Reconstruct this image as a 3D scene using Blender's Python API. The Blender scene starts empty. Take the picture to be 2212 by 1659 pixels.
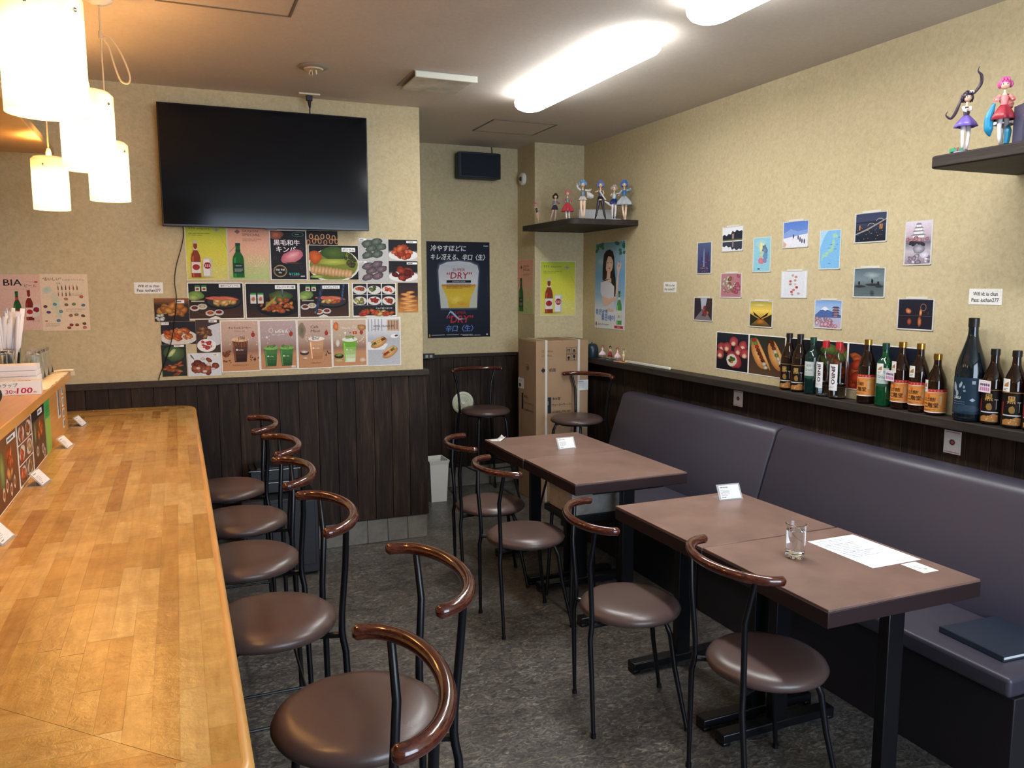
import bpy, math, random
from math import pi, sin, cos, radians
from mathutils import Vector, Matrix
random.seed(7)
SC = bpy.context.scene
COL = SC.collection

def lin(c):
    return tuple((x/12.92 if x <= .04045 else ((x+.055)/1.055)**2.4) for x in (v/255.0 for v in c))

# ------------------------------------------------------------ camera
CAM_H = 1.5
yaw, pitch, roll = 0.394517588, 0.121863540, -0.00213737619
fw = Vector((sin(yaw)*cos(pitch), cos(yaw)*cos(pitch), -sin(pitch)))
rt = Vector((cos(yaw), -sin(yaw), 0)); up = rt.cross(fw)
r2 = rt*cos(roll)+up*sin(roll); u2 = -rt*sin(roll)+up*cos(roll)
cam = bpy.data.cameras.new('camera'); camo = bpy.data.objects.new('camera', cam); COL.objects.link(camo)
cam.sensor_width = 36; cam.sensor_fit = 'HORIZONTAL'; cam.lens = 1729.56/2212*36; cam.clip_start = .05
camo.matrix_world = Matrix(((r2.x, u2.x, -fw.x, 0), (r2.y, u2.y, -fw.y, 0), (r2.z, u2.z, -fw.z, CAM_H), (0, 0, 0, 1)))
SC.camera = camo
# ------------------------------------------------------------ light, world, exposure
SC.view_settings.view_transform = 'Standard'; SC.view_settings.look = 'None'
SC.view_settings.gamma = 1; SC.view_settings.use_curve_mapping = False
SC.view_settings.exposure = 0.85
W = bpy.data.worlds.new('world'); SC.world = W; W.use_nodes = True
W.node_tree.nodes['Background'].inputs[0].default_value = (.62, .78, 1, 1)
W.node_tree.nodes['Background'].inputs[1].default_value = 2.5
FLUO = 10.5      # strength of the ceiling light diffusers
LEDW = 7.0     # watts of each ceiling light's panel
PEND = 6.5      # strength of the pendant shades
BULB = 6.5      # watts of the pendant bulbs
def area(name, loc, rot, sx, sy, e, col):
    l = bpy.data.lights.new(name, 'AREA'); l.shape = 'RECTANGLE'; l.size = sx; l.size_y = sy; l.energy = e; l.color = col
    o = bpy.data.objects.new(name, l); o.location = loc; o.rotation_euler = rot; COL.objects.link(o); return o
# daylight coming in through the shop window behind the camera
area('window_daylight', (1.5, -1.55, 1.5), (radians(90), 0, 0), 2.2, 1.7, 45, (.72, .85, 1))
SC.cycles.use_denoising = True
SC.cycles.max_bounces = 18; SC.cycles.diffuse_bounces = 4; SC.cycles.glossy_bounces = 4; SC.cycles.transmission_bounces = 18
SC.cycles.sample_clamp_indirect = 6; SC.cycles.caustics_reflective = False; SC.cycles.caustics_refractive = False

# ------------------------------------------------------------ materials
def nt(name):
    m = bpy.data.materials.new(name); m.use_nodes = True
    t = m.node_tree; b = t.nodes['Principled BSDF']; return m, t, b
def N(t, ty, **k):
    n = t.nodes.new(ty)
    for a, v in k.items():
        if a.startswith('i_'):
            n.inputs[a[2:]].default_value = v
        else: setattr(n, a, v)
    return n
def ramp(t, stops):
    n = t.nodes.new('ShaderNodeValToRGB'); e = n.color_ramp.elements
    while len(e) > 1: e.remove(e[-1])
    e[0].position = stops[0][0]; e[0].color = (*lin(stops[0][1]), 1)
    for p, c in stops[1:]:
        x = e.new(p); x.color = (*lin(c), 1)
    return n
def coords(t, scale=(1, 1, 1), rnd=False, kind='Object'):
    tc = t.nodes.new('ShaderNodeTexCoord'); mp = t.nodes.new('ShaderNodeMapping'); mp.inputs['Scale'].default_value = scale
    t.links.new(tc.outputs[kind], mp.inputs['Vector'])
    if rnd:
        oi = t.nodes.new('ShaderNodeObjectInfo'); mu = N(t, 'ShaderNodeMath', operation='MULTIPLY'); mu.inputs[1].default_value = 37.0
        t.links.new(oi.outputs['Random'], mu.inputs[0]); cb = t.nodes.new('ShaderNodeCombineXYZ')
        for i in range(3): t.links.new(mu.outputs[0], cb.inputs[i])
        t.links.new(cb.outputs[0], mp.inputs['Location'])
    return mp
def noise(t, mp, sc, det=4, rough=.55, dist=0):
    n = t.nodes.new('ShaderNodeTexNoise'); n.inputs['Scale'].default_value = sc; n.inputs['Detail'].default_value = det
    n.inputs['Roughness'].default_value = rough; n.inputs['Distortion'].default_value = dist
    t.links.new(mp.outputs[0], n.inputs['Vector']); return n
def bumpto(t, b, src, strength, dist=.002):
    bp = t.nodes.new('ShaderNodeBump'); bp.inputs['Strength'].default_value = strength; bp.inputs['Distance'].default_value = dist
    t.links.new(src, bp.inputs['Height']); t.links.new(bp.outputs[0], b.inputs['Normal']); return bp
_mc = {}
def mat(name, col, rough=.5, metal=0, bump=0, bscale=60, vary=0, vscale=8, trans=0, ior=1.45, coat=0, spec=None, alpha=1):
    if name in _mc: return _mc[name]
    m, t, b = nt(name)
    b.inputs['Base Color'].default_value = (*lin(col), 1); b.inputs['Roughness'].default_value = rough
    b.inputs['Metallic'].default_value = metal; b.inputs['IOR'].default_value = ior
    if trans: b.inputs['Transmission Weight'].default_value = trans
    if coat: b.inputs['Coat Weight'].default_value = coat; b.inputs['Coat Roughness'].default_value = .08
    if spec is not None: b.inputs['Specular IOR Level'].default_value = spec
    if alpha < 1: b.inputs['Alpha'].default_value = alpha
    mp = coords(t)
    if vary:
        n = noise(t, mp, vscale, 5, .6)
        r = ramp(t, [(.3, tuple(max(0, c*(1-vary)) for c in col)), (.7, tuple(min(255, c*(1+vary)) for c in col))])
        t.links.new(n.outputs[0], r.inputs[0]); t.links.new(r.outputs[0], b.inputs['Base Color'])
    if bump:
        n2 = noise(t, mp, bscale, 3, .6); bumpto(t, b, n2.outputs[0], bump)
    _mc[name] = m; return m
def emit(name, col, s):
    m, t, b = nt(name); b.inputs['Base Color'].default_value = (*lin(col), 1)
    b.inputs['Emission Color'].default_value = (*lin(col), 1); b.inputs['Emission Strength'].default_value = s
    b.inputs['Roughness'].default_value = .4; _mc[name] = m; return m

def wallpaper(name, c1, c2, bs=1.0):
    m, t, b = nt(name); mp = coords(t)
    n = noise(t, mp, 55, 5, .65, .6); n2 = noise(t, mp, 3, 3, .5)
    r = ramp(t, [(.3, c1), (.68, c2)]); t.links.new(n.outputs[0], r.inputs[0])
    mx = N(t, 'ShaderNodeMixRGB', blend_type='MULTIPLY'); mx.inputs[0].default_value = .25
    rr = ramp(t, [(.3, (225, 222, 215)), (.7, (255, 255, 255))]); t.links.new(n2.outputs[0], rr.inputs[0])
    t.links.new(r.outputs[0], mx.inputs[1]); t.links.new(rr.outputs[0], mx.inputs[2]); t.links.new(mx.outputs[0], b.inputs['Base Color'])
    v = noise(t, mp, 38, 3, .7, 1.2); bumpto(t, b, v.outputs[0], .28*bs, .002); b.inputs['Roughness'].default_value = .82
    return m
M_WALL = wallpaper('wallpaper_tan', (180, 166, 131), (201, 186, 149))
M_CEIL = wallpaper('ceiling_paper', (200, 190, 178), (210, 200, 188), .35)
def wood_dark(name, c1, c2, c3, vert=True, rnd=True):
    m, t, b = nt(name); sc = (9, 9, .7) if vert else (9, .7, 9)
    mp = coords(t, sc, rnd); n = noise(t, mp, 5, 6, .62, .8); r = ramp(t, [(.25, c1), (.52, c2), (.72, c3), (.86, tuple(min(255, v*1.5) for v in c3))])
    t.links.new(n.outputs[0], r.inputs[0])
    oi = t.nodes.new('ShaderNodeObjectInfo'); r2_ = ramp(t, [(0, (205, 205, 210)), (1, (255, 250, 245))]); t.links.new(oi.outputs['Random'], r2_.inputs[0])
    mx = N(t, 'ShaderNodeMixRGB', blend_type='MULTIPLY'); mx.inputs[0].default_value = 1
    t.links.new(r.outputs[0], mx.inputs[1]); t.links.new(r2_.outputs[0], mx.inputs[2]); t.links.new(mx.outputs[0], b.inputs['Base Color'])
    n2 = noise(t, mp, 16, 4, .6); bumpto(t, b, n2.outputs[0], .25, .002)
    b.inputs['Roughness'].default_value = .6; b.inputs['Specular IOR Level'].default_value = .2; return m
M_PLANK = wood_dark('dark_stained_plank', (32, 23, 18), (46, 34, 27), (74, 57, 43))
M_CAP = wood_dark('dark_cap_rail', (48, 42, 37), (58, 51, 45), (68, 60, 52), False)
M_SHELF = wood_dark('dark_shelf_wood', (42, 36, 34), (54, 47, 44), (72, 63, 58), False)
M_LEDGE = wood_dark('dark_ledge_wood', (50, 44, 40), (60, 53, 48), (74, 66, 58), False)
def floor_mat():
    m, t, b = nt('mottled_vinyl'); mp = coords(t, (1, 1.6, 1))
    a = noise(t, mp, 30, 4, .62, 1.8); c = noise(t, mp, 5, 3, .5, .5)
    r = ramp(t, [(.32, (57, 54, 53)), (.46, (82, 79, 76)), (.58, (107, 103, 97)), (.72, (154, 147, 131))]); t.links.new(a.outputs[0], r.inputs[0])
    r2_ = ramp(t, [(.3, (185, 180, 178)), (.7, (255, 255, 255))]); t.links.new(c.outputs[0], r2_.inputs[0])
    mx = N(t, 'ShaderNodeMixRGB', blend_type='MULTIPLY'); mx.inputs[0].default_value = .8
    t.links.new(r.outputs[0], mx.inputs[1]); t.links.new(r2_.outputs[0], mx.inputs[2]); t.links.new(mx.outputs[0], b.inputs['Base Color'])
    n2 = noise(t, mp, 60, 3); bumpto(t, b, n2.outputs[0], .15, .001)
    b.inputs['Roughness'].default_value = .38; return m
M_FLOOR = floor_mat()
def stave_mat(name, sc):
    m, t, b = nt(name); mp = coords(t, sc, True); n = noise(t, mp, 5, 5, .6, .4)
    oi = t.nodes.new('ShaderNodeObjectInfo')
    r = ramp(t, [(0, (200, 152, 78)), (.35, (213, 168, 92)), (.7, (220, 178, 104)), (.93, (232, 196, 126)), (1, (190, 138, 68))]); t.links.new(oi.outputs['Random'], r.inputs[0])
    g = ramp(t, [(.3, (222, 214, 205)), (.7, (255, 255, 255))]); t.links.new(n.outputs[0], g.inputs[0])
    mx = N(t, 'ShaderNodeMixRGB', blend_type='MULTIPLY'); mx.inputs[0].default_value = .7
    t.links.new(r.outputs[0], mx.inputs[1]); t.links.new(g.outputs[0], mx.inputs[2]); t.links.new(mx.outputs[0], b.inputs['Base Color'])
    gm = t.nodes.new('ShaderNodeNewGeometry'); mp2 = t.nodes.new('ShaderNodeMapping'); t.links.new(gm.outputs['Position'], mp2.inputs['Vector'])
    n2 = noise(t, mp2, 60, 4, .65, .6); n3 = noise(t, mp2, 6, 4, .6, .6)
    w2 = ramp(t, [(.3, (216, 204, 190)), (.65, (255, 255, 255))]); n4 = noise(t, mp2, 11, 5, .65, .8); t.links.new(n4.outputs[0], w2.inputs[0])
    m3 = N(t, 'ShaderNodeMixRGB', blend_type='MULTIPLY'); m3.inputs[0].default_value = .8; t.links.new(mx.outputs[0], m3.inputs[1]); t.links.new(w2.outputs[0], m3.inputs[2]); t.links.new(m3.outputs[0], b.inputs['Base Color'])
    ad = N(t, 'ShaderNodeMath', operation='ADD'); t.links.new(n2.outputs[0], ad.inputs[0]); t.links.new(n3.outputs[0], ad.inputs[1])
    bumpto(t, b, ad.outputs[0], .45, .0022)
    rr = N(t, 'ShaderNodeMapRange'); rr.inputs['To Min'].default_value = .10; rr.inputs['To Max'].default_value = .34
    t.links.new(n3.outputs[0], rr.inputs['Value']); t.links.new(rr.outputs[0], b.inputs['Roughness']); return m
M_STAVE = stave_mat('oiled_stave_wood', (14, 1.4, 14)); M_STAVEX = stave_mat('oiled_stave_wood_cross', (1.4, 14, 14))
def honey():
    m, t, b = nt('honey_wood'); mp = coords(t, (9, .8, 9)); n = noise(t, mp, 6, 5, .6, .5)
    r = ramp(t, [(.3, (200, 142, 72)), (.7, (218, 164, 92))]); t.links.new(n.outputs[0], r.inputs[0]); t.links.new(r.outputs[0], b.inputs['Base Color'])
    b.inputs['Roughness'].default_value = .3; return m
M_HONEY = honey()
def rail_wood():
    m, t, b = nt('red_brown_rail_wood'); mp = coords(t, (6, 6, 30), True); n = noise(t, mp, 5, 6, .65, 1.5)
    r = ramp(t, [(.28, (44, 17, 13)), (.5, (74, 32, 23)), (.78, (112, 58, 38))]); t.links.new(n.outputs[0], r.inputs[0]); t.links.new(r.outputs[0], b.inputs['Base Color'])
    b.inputs['Roughness'].default_value = .16; b.inputs['Coat Weight'].default_value = .6; b.inputs['Coat Roughness'].default_value = .05; return m
M_RAIL = rail_wood()
def leather(name, col, rough=.36):
    m, t, b = nt(name); b.inputs['Base Color'].default_value = (*lin(col), 1); mp = coords(t)
    v = t.nodes.new('ShaderNodeTexVoronoi'); v.inputs['Scale'].default_value = 420; t.links.new(mp.outputs[0], v.inputs['Vector'])
    bumpto(t, b, v.outputs[0], .12, .0006); b.inputs['Roughness'].default_value = rough; return m
M_SEAT = leather('brown_vinyl', (82, 64, 60), .33)
M_SOFA = leather('dark_plum_vinyl', (62, 58, 70), .4)
M_BLACK = mat('black_painted_steel', (14, 15, 20), .32)
M_TTOP = mat('brown_table_laminate', (124, 98, 89), .36, vary=.1, vscale=7, bump=.06, bscale=200)
M_TEDGE = mat('dark_table_edge', (45, 30, 31), .45)
M_TILE = mat('grey_base_tile', (112, 108, 100), .55, vary=.12, vscale=14, bump=.15)
M_WHITE = mat('white_plastic', (222, 221, 214), .45)
M_CARD = mat('kraft_cardboard', (158, 128, 98), .8, vary=.05, vscale=4)
M_DK = mat('matte_black_plastic', (20, 20, 23), .45)
M_NAVY = mat('dark_navy_speaker', (34, 40, 52), .6)
M_CHROME = mat('chrome', (200, 200, 205), .15, metal=1)
M_GLASS = mat('clear_glass', (250, 252, 252), .02, trans=1, ior=1.28)
M_WATER = mat('water', (250, 252, 255), .0, trans=1, ior=1.33)
M_ACRYL = mat('clear_acrylic', (225, 230, 232), .06, alpha=.32)
def ink():
    m, t, b = nt('printed_ink'); a = N(t, 'ShaderNodeAttribute', attribute_name='ink')
    mp = coords(t); n = noise(t, mp, 160, 3, .6); r = ramp(t, [(.3, (226, 226, 226)), (.7, (255, 255, 255))]); t.links.new(n.outputs[0], r.inputs[0])
    mx = N(t, 'ShaderNodeMixRGB', blend_type='MULTIPLY'); mx.inputs[0].default_value = .7
    t.links.new(a.outputs['Color'], mx.inputs[1]); t.links.new(r.outputs[0], mx.inputs[2]); t.links.new(mx.outputs[0], b.inputs['Base Color'])
    b.inputs['Roughness'].default_value = .5; b.inputs['Specular IOR Level'].default_value = .15; return m
M_INK = ink()

# ------------------------------------------------------------ mesh builder
class MB:
    def __init__(s): s.v = []; s.f = []; s.c = []; s.mi = []; s.cur = 0
    def add(s, vs, fs):
        o = len(s.v); s.v += [tuple(p) for p in vs]; s.f += [tuple(i+o for i in f) for f in fs]; s.mi += [s.cur]*len(fs); return s
    def box(s, x0, x1, y0, y1, z0, z1):
        return s.add([(x0, y0, z0), (x1, y0, z0), (x1, y1, z0), (x0, y1, z0), (x0, y0, z1), (x1, y0, z1), (x1, y1, z1), (x0, y1, z1)],
            [(0, 3, 2, 1), (4, 5, 6, 7), (0, 1, 5, 4), (1, 2, 6, 5), (2, 3, 7, 6), (3, 0, 4, 7)])
    def prism(s, poly, z0, z1):
        n = len(poly); vs = [(x, y, z0) for x, y in poly]+[(x, y, z1) for x, y in poly]
        return s.add(vs, [tuple(range(n))[::-1], tuple(range(n, 2*n))]+[(i, (i+1) % n, n+(i+1) % n, n+i) for i in range(n)])
    def lathe(s, prof, c=(0, 0, 0), seg=24, sx=1, sy=1):
        vs = []; fs = []; rows = []
        for r, z in prof:
            if r < 1e-6: rows.append([len(vs)]); vs.append((c[0], c[1], c[2]+z))
            else:
                rows.append(list(range(len(vs), len(vs)+seg)))
                vs += [(c[0]+sx*r*cos(2*pi*i/seg), c[1]+sy*r*sin(2*pi*i/seg), c[2]+z) for i in range(seg)]
        for a, b in zip(rows, rows[1:]):
            for i in range(seg):
                j = (i+1) % seg
                if len(a) == 1 and len(b) == 1: continue
                if len(a) == 1: fs.append((a[0], b[j], b[i]))
                elif len(b) == 1: fs.append((a[i], a[j], b[0]))
                else: fs.append((a[i], a[j], b[j], b[i]))
        return s.add(vs, fs)
    def tube(s, pts, r, seg=12, cap=True):
        pts = [Vector(p) for p in pts]; n = len(pts); R = r if isinstance(r, (list, tuple)) else [r]*n
        vs = []; fs = []; up = None
        T = []
        for i in range(n):
            d = (pts[min(i+1, n-1)]-pts[max(i-1, 0)]); T.append(d.normalized() if d.length > 1e-9 else Vector((0, 0, 1)))
        u = T[0].orthogonal().normalized()
        for i in range(n):
            u = (u-T[i]*u.dot(T[i])); u = u.normalized() if u.length > 1e-6 else T[i].orthogonal().normalized(); w = T[i].cross(u)
            vs += [pts[i]+(u*cos(2*pi*k/seg)+w*sin(2*pi*k/seg))*R[i] for k in range(seg)]
        for i in range(n-1):
            for k in range(seg):
                j = (k+1) % seg; fs.append((i*seg+k, i*seg+j, (i+1)*seg+j, (i+1)*seg+k))
        if cap:
            fs.append(tuple(range(seg))[::-1]); fs.append(tuple(range((n-1)*seg, n*seg)))
        return s.add(vs, fs)
    def curve(s, pts, r, seg=8, sub=5):
        P = [Vector(p) for p in pts]; o = []; R = []
        for i in range(len(P)-1):
            p0, p1, p2, p3 = P[max(i-1, 0)], P[i], P[i+1], P[min(i+2, len(P)-1)]
            for k in range(sub):
                u = k/sub; o.append(.5*((2*p1)+(-p0+p2)*u+(2*p0-5*p1+4*p2-p3)*u*u+(-p0+3*p1-3*p2+p3)*u**3)); R.append(r[i]*(1-u)+r[i+1]*u)
        return s.tube(o+[P[-1]], R+[r[-1]], seg)
    def ball(s, c, r, seg=14, sx=1, sy=1, sz=1):
        n = max(5, seg//2); return s.lathe([(r*sin(pi*i/n) if 0 < i < n else 0, -r*sz*cos(pi*i/n)) for i in range(n+1)], c, seg, sx, sy)
    def build(s, name, m, parent=None, smooth=False, bevel=0, bseg=2, loc=None, rotz=0, angle=35):
        me = bpy.data.meshes.new(name); me.from_pydata(s.v, [], s.f); me.update()
        ms = m if isinstance(m, (list, tuple)) else [m]
        for x in ms: me.materials.append(x)
        if len(ms) > 1: me.polygons.foreach_set('material_index', s.mi)
        o = bpy.data.objects.new(name, me); COL.objects.link(o)
        if smooth or bevel:
            me.polygons.foreach_set('use_smooth', [True]*len(me.polygons)); me.set_sharp_from_angle(angle=radians(angle))
        if bevel:
            b = o.modifiers.new('bevel', 'BEVEL'); b.width = bevel; b.segments = bseg; b.limit_method = 'ANGLE'; b.angle_limit = radians(40); b.harden_normals = False
        if parent: o.parent = parent
        if loc: o.location = loc
        if rotz: o.rotation_euler.z = rotz
        return o
def tag(o, label=None, cat=None, group=None, kind=None):
    if label: o['label'] = label
    if cat: o['category'] = cat
    if group: o['group'] = group
    if kind: o['kind'] = kind
    return o
def thing(name, label, cat, loc=(0, 0, 0), rz=0, group=None):
    o = bpy.data.objects.new(name, None); COL.objects.link(o); o.location = loc; o.rotation_euler.z = rz; o.empty_display_size = .1
    return tag(o, label, cat, group)
def struct(o): o['kind'] = 'structure'; return o
def dup(root, loc, rz, label, group=None):
    r = root.copy(); COL.objects.link(r); r.location = loc; r.rotation_euler = (0, 0, rz); r['label'] = label
    if group: r['group'] = group
    for ch in root.children:
        c = ch.copy(); COL.objects.link(c); c.parent = r
        for g in ch.children:
            d = g.copy(); COL.objects.link(d); d.parent = c
    return r

# ------------------------------------------------------------ flat print: coloured shapes, one mesh, colour per corner
_tx = {}
def text_shape(body, bold=0.0):
    k = (body, bold)
    if k in _tx: return _tx[k]
    c = bpy.data.curves.new('t', 'FONT'); c.body = body; c.resolution_u = 2; c.offset = bold
    o = bpy.data.objects.new('t', c); me = bpy.data.meshes.new_from_object(o)
    vs = [(v.co.x, v.co.y) for v in me.vertices]; fs = [tuple(p.vertices) for p in me.polygons]
    bpy.data.meshes.remove(me); bpy.data.objects.remove(o); bpy.data.curves.remove(c)
    if vs:
        x0 = min(v[0] for v in vs); x1 = max(v[0] for v in vs); y0 = min(v[1] for v in vs); y1 = max(v[1] for v in vs)
        w, h = max(x1-x0, 1e-4), max(y1-y0, 1e-4); vs = [((x-x0)/w, (y-y0)/h) for x, y in vs]
        _tx[k] = (vs, fs, w/h)
    else: _tx[k] = ([], [], 1)
    return _tx[k]
def clip_poly(poly, x0, y0, x1, y1):
    def cl(p, ins, inter):
        o = []
        for i in range(len(p)):
            a, b = p[i-1], p[i]
            if ins(b):
                if not ins(a): o.append(inter(a, b))
                o.append(b)
            elif ins(a): o.append(inter(a, b))
        return o
    for ax, v, sg in ((0, x0, 1), (0, x1, -1), (1, y0, 1), (1, y1, -1)):
        if not poly: return []
        ins = lambda q: (q[ax]-v)*sg >= 0
        def inter(a, b):
            t = (v-a[ax])/(b[ax]-a[ax]); q = [a[0]+(b[0]-a[0])*t, a[1]+(b[1]-a[1])*t]; q[ax] = v; return tuple(q)
        poly = cl(poly, ins, inter)
    return poly
class Art:
    """2D print, units metres, origin at lower left of the sheet"""
    def __init__(s, w, h, bg=(245, 243, 238), thick=.0012):
        s.w, s.h = w, h; s.V = []; s.F = []; s.C = []; s.n = 0; s.clip = (0, 0, w, h); s.th = thick; s.R = random.Random(int(w*1e4)+int(h*1e5)); s.step = 4e-5
        # the sheet itself
        t = thick
        s.V += [(0, 0, 0), (w, 0, 0), (w, h, 0), (0, h, 0), (0, 0, t), (w, 0, t), (w, h, t), (0, h, t)]
        for f in [(0, 3, 2, 1), (0, 1, 5, 4), (1, 2, 6, 5), (2, 3, 7, 6), (3, 0, 4, 7)]: s.F.append(f); s.C.append([bg]*4)
        nx = 10
        for i in range(nx): s._q([(w*i/nx, 0), (w*(i+1)/nx, 0), (w*(i+1)/nx, h), (w*i/nx, h)], [bg]*4, t)
        s.n = 1
    def _q(s, pts, cols, z):
        o = len(s.V); s.V += [(x, y, z) for x, y in pts]; s.F.append(tuple(range(o, o+len(pts)))); s.C.append(list(cols))
    def z(s): s.n += 1; return s.th+s.n*s.step
    def grad(s, x, y, w, h, stops, nx=6):
        z = s.z()
        for (a, c0), (b, c1) in zip(stops, stops[1:]):
            for i in range(nx):
                xa, xb = x+w*i/nx, x+w*(i+1)/nx
                s._q([(xa, y+h*a), (xb, y+h*a), (xb, y+h*b), (xa, y+h*b)], [c0, c0, c1, c1], z)
    def rect(s, x, y, w, h, c, nx=1): s.grad(x, y, w, h, [(0, c), (1, c)], nx)
    def poly(s, pts, c):
        p = clip_poly([tuple(q) for q in pts], *s.clip)
        if len(p) >= 3: s._q(p, [c]*len(p), s.z())
    def blob(s, cx, cy, rx, ry, c, c2=None, n=14, j=.12, ang=0):
        """irregular round patch, centre colour c, rim colour c2"""
        c2 = c2 or tuple(v*.62 for v in c); z = s.z(); P = []
        for i in range(n):
            a = 2*pi*i/n; k = 1+s.R.uniform(-j, j); x, y = rx*k*cos(a), ry*k*sin(a)
            P.append((cx+x*cos(ang)-y*sin(ang), cy+x*sin(ang)+y*cos(ang)))
        x0, y0, x1, y1 = s.clip
        if not (x0 < cx < x1 and y0 < cy < y1): 
            p = clip_poly(P, *s.clip)
            if len(p) >= 3: s._q(p, [c2]*len(p), z)
            return
        P = [(min(max(x, x0), x1), min(max(y, y0), y1)) for x, y in P]
        for i in range(n): s._q([(cx, cy), P[i], P[(i+1) % n]], [c, c2, c2], z)
    def disc(s, cx, cy, rx, ry, c, n=24): 
        s.poly([(cx+rx*cos(2*pi*i/n), cy+ry*sin(2*pi*i/n)) for i in range(n)], c)
    def ring(s, cx, cy, rx, ry, t, c, n=20, a0=0, a1=2*pi):
        z = s.z()
        for i in range(n):
            a, b = a0+(a1-a0)*i/n, a0+(a1-a0)*(i+1)/n
            s._q([(cx+rx*cos(a), cy+ry*sin(a)), (cx+rx*cos(b), cy+ry*sin(b)), (cx+(rx-t)*cos(b), cy+(ry-t)*sin(b)), (cx+(rx-t)*cos(a), cy+(ry-t)*sin(a))], [c]*4, z)
    def text(s, body, x, y, h, c, w=None, bold=0.0, slant=0.0, rot=0, align='L'):
        vs, fs, asp = text_shape(body)
        if not vs: return
        if w is None: w = h*asp
        if align == 'C': x -= w/2
        if align == 'R': x -= w
        ca, sa = cos(rot), sin(rot)
        for dx, dy in (((-.5, 0), (.5, 0), (0, .5)) if bold else ((0, 0),)):
            z = s.z(); o = len(s.V)
            for a, b in vs:
                X, Y = a*w+b*h*slant+dx*bold*h*1.6, b*h+dy*bold*h*1.6; s.V.append((x+X*ca-Y*sa, y+X*sa+Y*ca, z))
            for f in fs: s.F.append(tuple(i+o for i in f)); s.C.append([c]*len(f))
    def lines(s, x, y, w, n, gap, hgt, c):
        """greeked small print too fine to read"""
        z = s.z()
        for i in range(n):
            xx = x; yy = y-i*gap
            while xx < x+w*(1 if i < n-1 else .6):
                l = min(s.R.uniform(.1, .3)*w, x+w-xx); s._q([(xx, yy), (xx+l, yy), (xx+l, yy+hgt), (xx, yy+hgt)], [c]*4, z); xx += l+w*.03
                if l < 1e-5: break
    def build(s, name, parent=None, xf=None, mat_=None):
        me = bpy.data.meshes.new(name); vs = [xf(*p) for p in s.V] if xf else s.V
        me.from_pydata([tuple(v) for v in vs], [], s.F); me.update()
        at = me.color_attributes.new('ink', 'FLOAT_COLOR', 'CORNER'); buf = []
        for f, cs in zip(s.F, s.C):
            for c in cs: buf += [*lin(tuple(min(255, max(0, v)) for v in c)), 1]
        at.data.foreach_set('color', buf); me.materials.append(mat_ or M_INK)
        o = bpy.data.objects.new(name, me); COL.objects.link(o)
        if parent: o.parent = parent
        return o
    def on_back(s, name, x, z, Y, label, cat='poster', group=None):      # hangs on a wall facing -Y
        o = s.build(name, xf=lambda a, b, c: (a, -c, b)); o.location = (x, Y, z); return tag(o, label, cat, group)
    def on_right(s, name, yfar, z, X, label, cat='poster', group=None):  # hangs on the right wall, left edge is the far edge
        o = s.build(name, xf=lambda a, b, c: (-c, -a, b)); o.location = (X, yfar, z); return tag(o, label, cat, group)
# ================================================================= SETTING
XR, YP, YB, ZC = 2.777, 4.54, 5.61, 2.505       # right wall, partition wall, back wall of the recess, ceiling
XP = 1.322                                       # end of the partition wall
def st(mb, name, m, **k): return struct(mb.build(name, m, **k))
st(MB().box(-2.6, 3.0, -1.75, 5.8, -.1, 0), 'floor', M_FLOOR)
st(MB().box(-2.6, 3.0, -1.75, 5.8, ZC, ZC+.1), 'ceiling', M_CEIL)
wr = st(MB().box(XR, XR+.12, -1.75, 5.73, 0, ZC), 'wall_right', M_WALL)
wb = st(MB().box(XP-.1, XR+.1, YB, YB+.12, 0, ZC), 'wall_back', M_WALL)
wp = st(MB().box(-2.6, XP, YP, YB+.12, 0, ZC), 'wall_partition', M_WALL)
st(MB().box(2.385, XR, 5.30, YB, 0, ZC), 'wall_column', M_WALL)
st(MB().box(-2.6, -2.48, -1.75, YP, 0, ZC), 'wall_left', M_WALL)
# shop front behind the camera: wall around a tall glazed opening
st(MB().box(-2.6, .35, -1.75, -1.63, 0, ZC).box(2.68, XR+.1, -1.75, -1.63, 0, ZC).box(.35, 2.68, -1.75, -1.63, 2.38, ZC).box(.35, 2.68, -1.75, -1.63, 0, .55), 'wall_front', M_WALL)
st(MB().box(.35, .40, -1.73, -1.66, .55, 2.38).box(2.63, 2.68, -1.73, -1.66, .55, 2.38).box(1.49, 1.54, -1.73, -1.66, .55, 2.38).box(.35, 2.68, -1.73, -1.66, 2.33, 2.38).box(.35, 2.68, -1.73, -1.66, .55, .60), 'window_1', M_BLACK)
# soffit over the service hatch, with a thin board under it
st(MB().box(-2.48, -.535, -1.63, 4.16, 2.125, ZC), 'trim_1', M_WALL)
sb = st(MB().box(-2.48, -.478, -1.63, 4.22, 2.093, 2.125), 'trim_2', mat('soffit_board', (176, 150, 112), .55, vary=.08), bevel=.002)

# wainscot planks: one object each
def planks(parent, axis, a0, a1, z0, z1, face, sign, w, thick=.012):
    """axis 'x': planks side by side along x on a wall facing -Y at y=face ; axis 'y': along y on a wall facing -X"""
    n = int(round((a1-a0)/w)); w = (a1-a0)/n; me0 = None
    for i in range(n):
        if me0 is None:
            g = .0008
            if axis == 'x': mb = MB().box(g, w-g, -thick, 0, 0, z1-z0)
            else: mb = MB().box(-thick, 0, g, w-g, 0, z1-z0)
            o = mb.build('wood_plank', M_PLANK, parent, bevel=.0016, bseg=1); me0 = o
        else:
            o = me0.copy(); COL.objects.link(o)
        o.location = (a0+w*i, face, z0) if axis == 'x' else (face, a0+w*i, z0)
bk = mat('plank_backing', (16, 11, 9), .8)
pw = st(MB().box(-2.4, XP+.003, YP-.006, YP, .14, 1.0), 'trim_3', bk)
planks(pw, 'x', -.66, XP+.012, .142, .985, YP-.006, -1, .1045)
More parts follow.
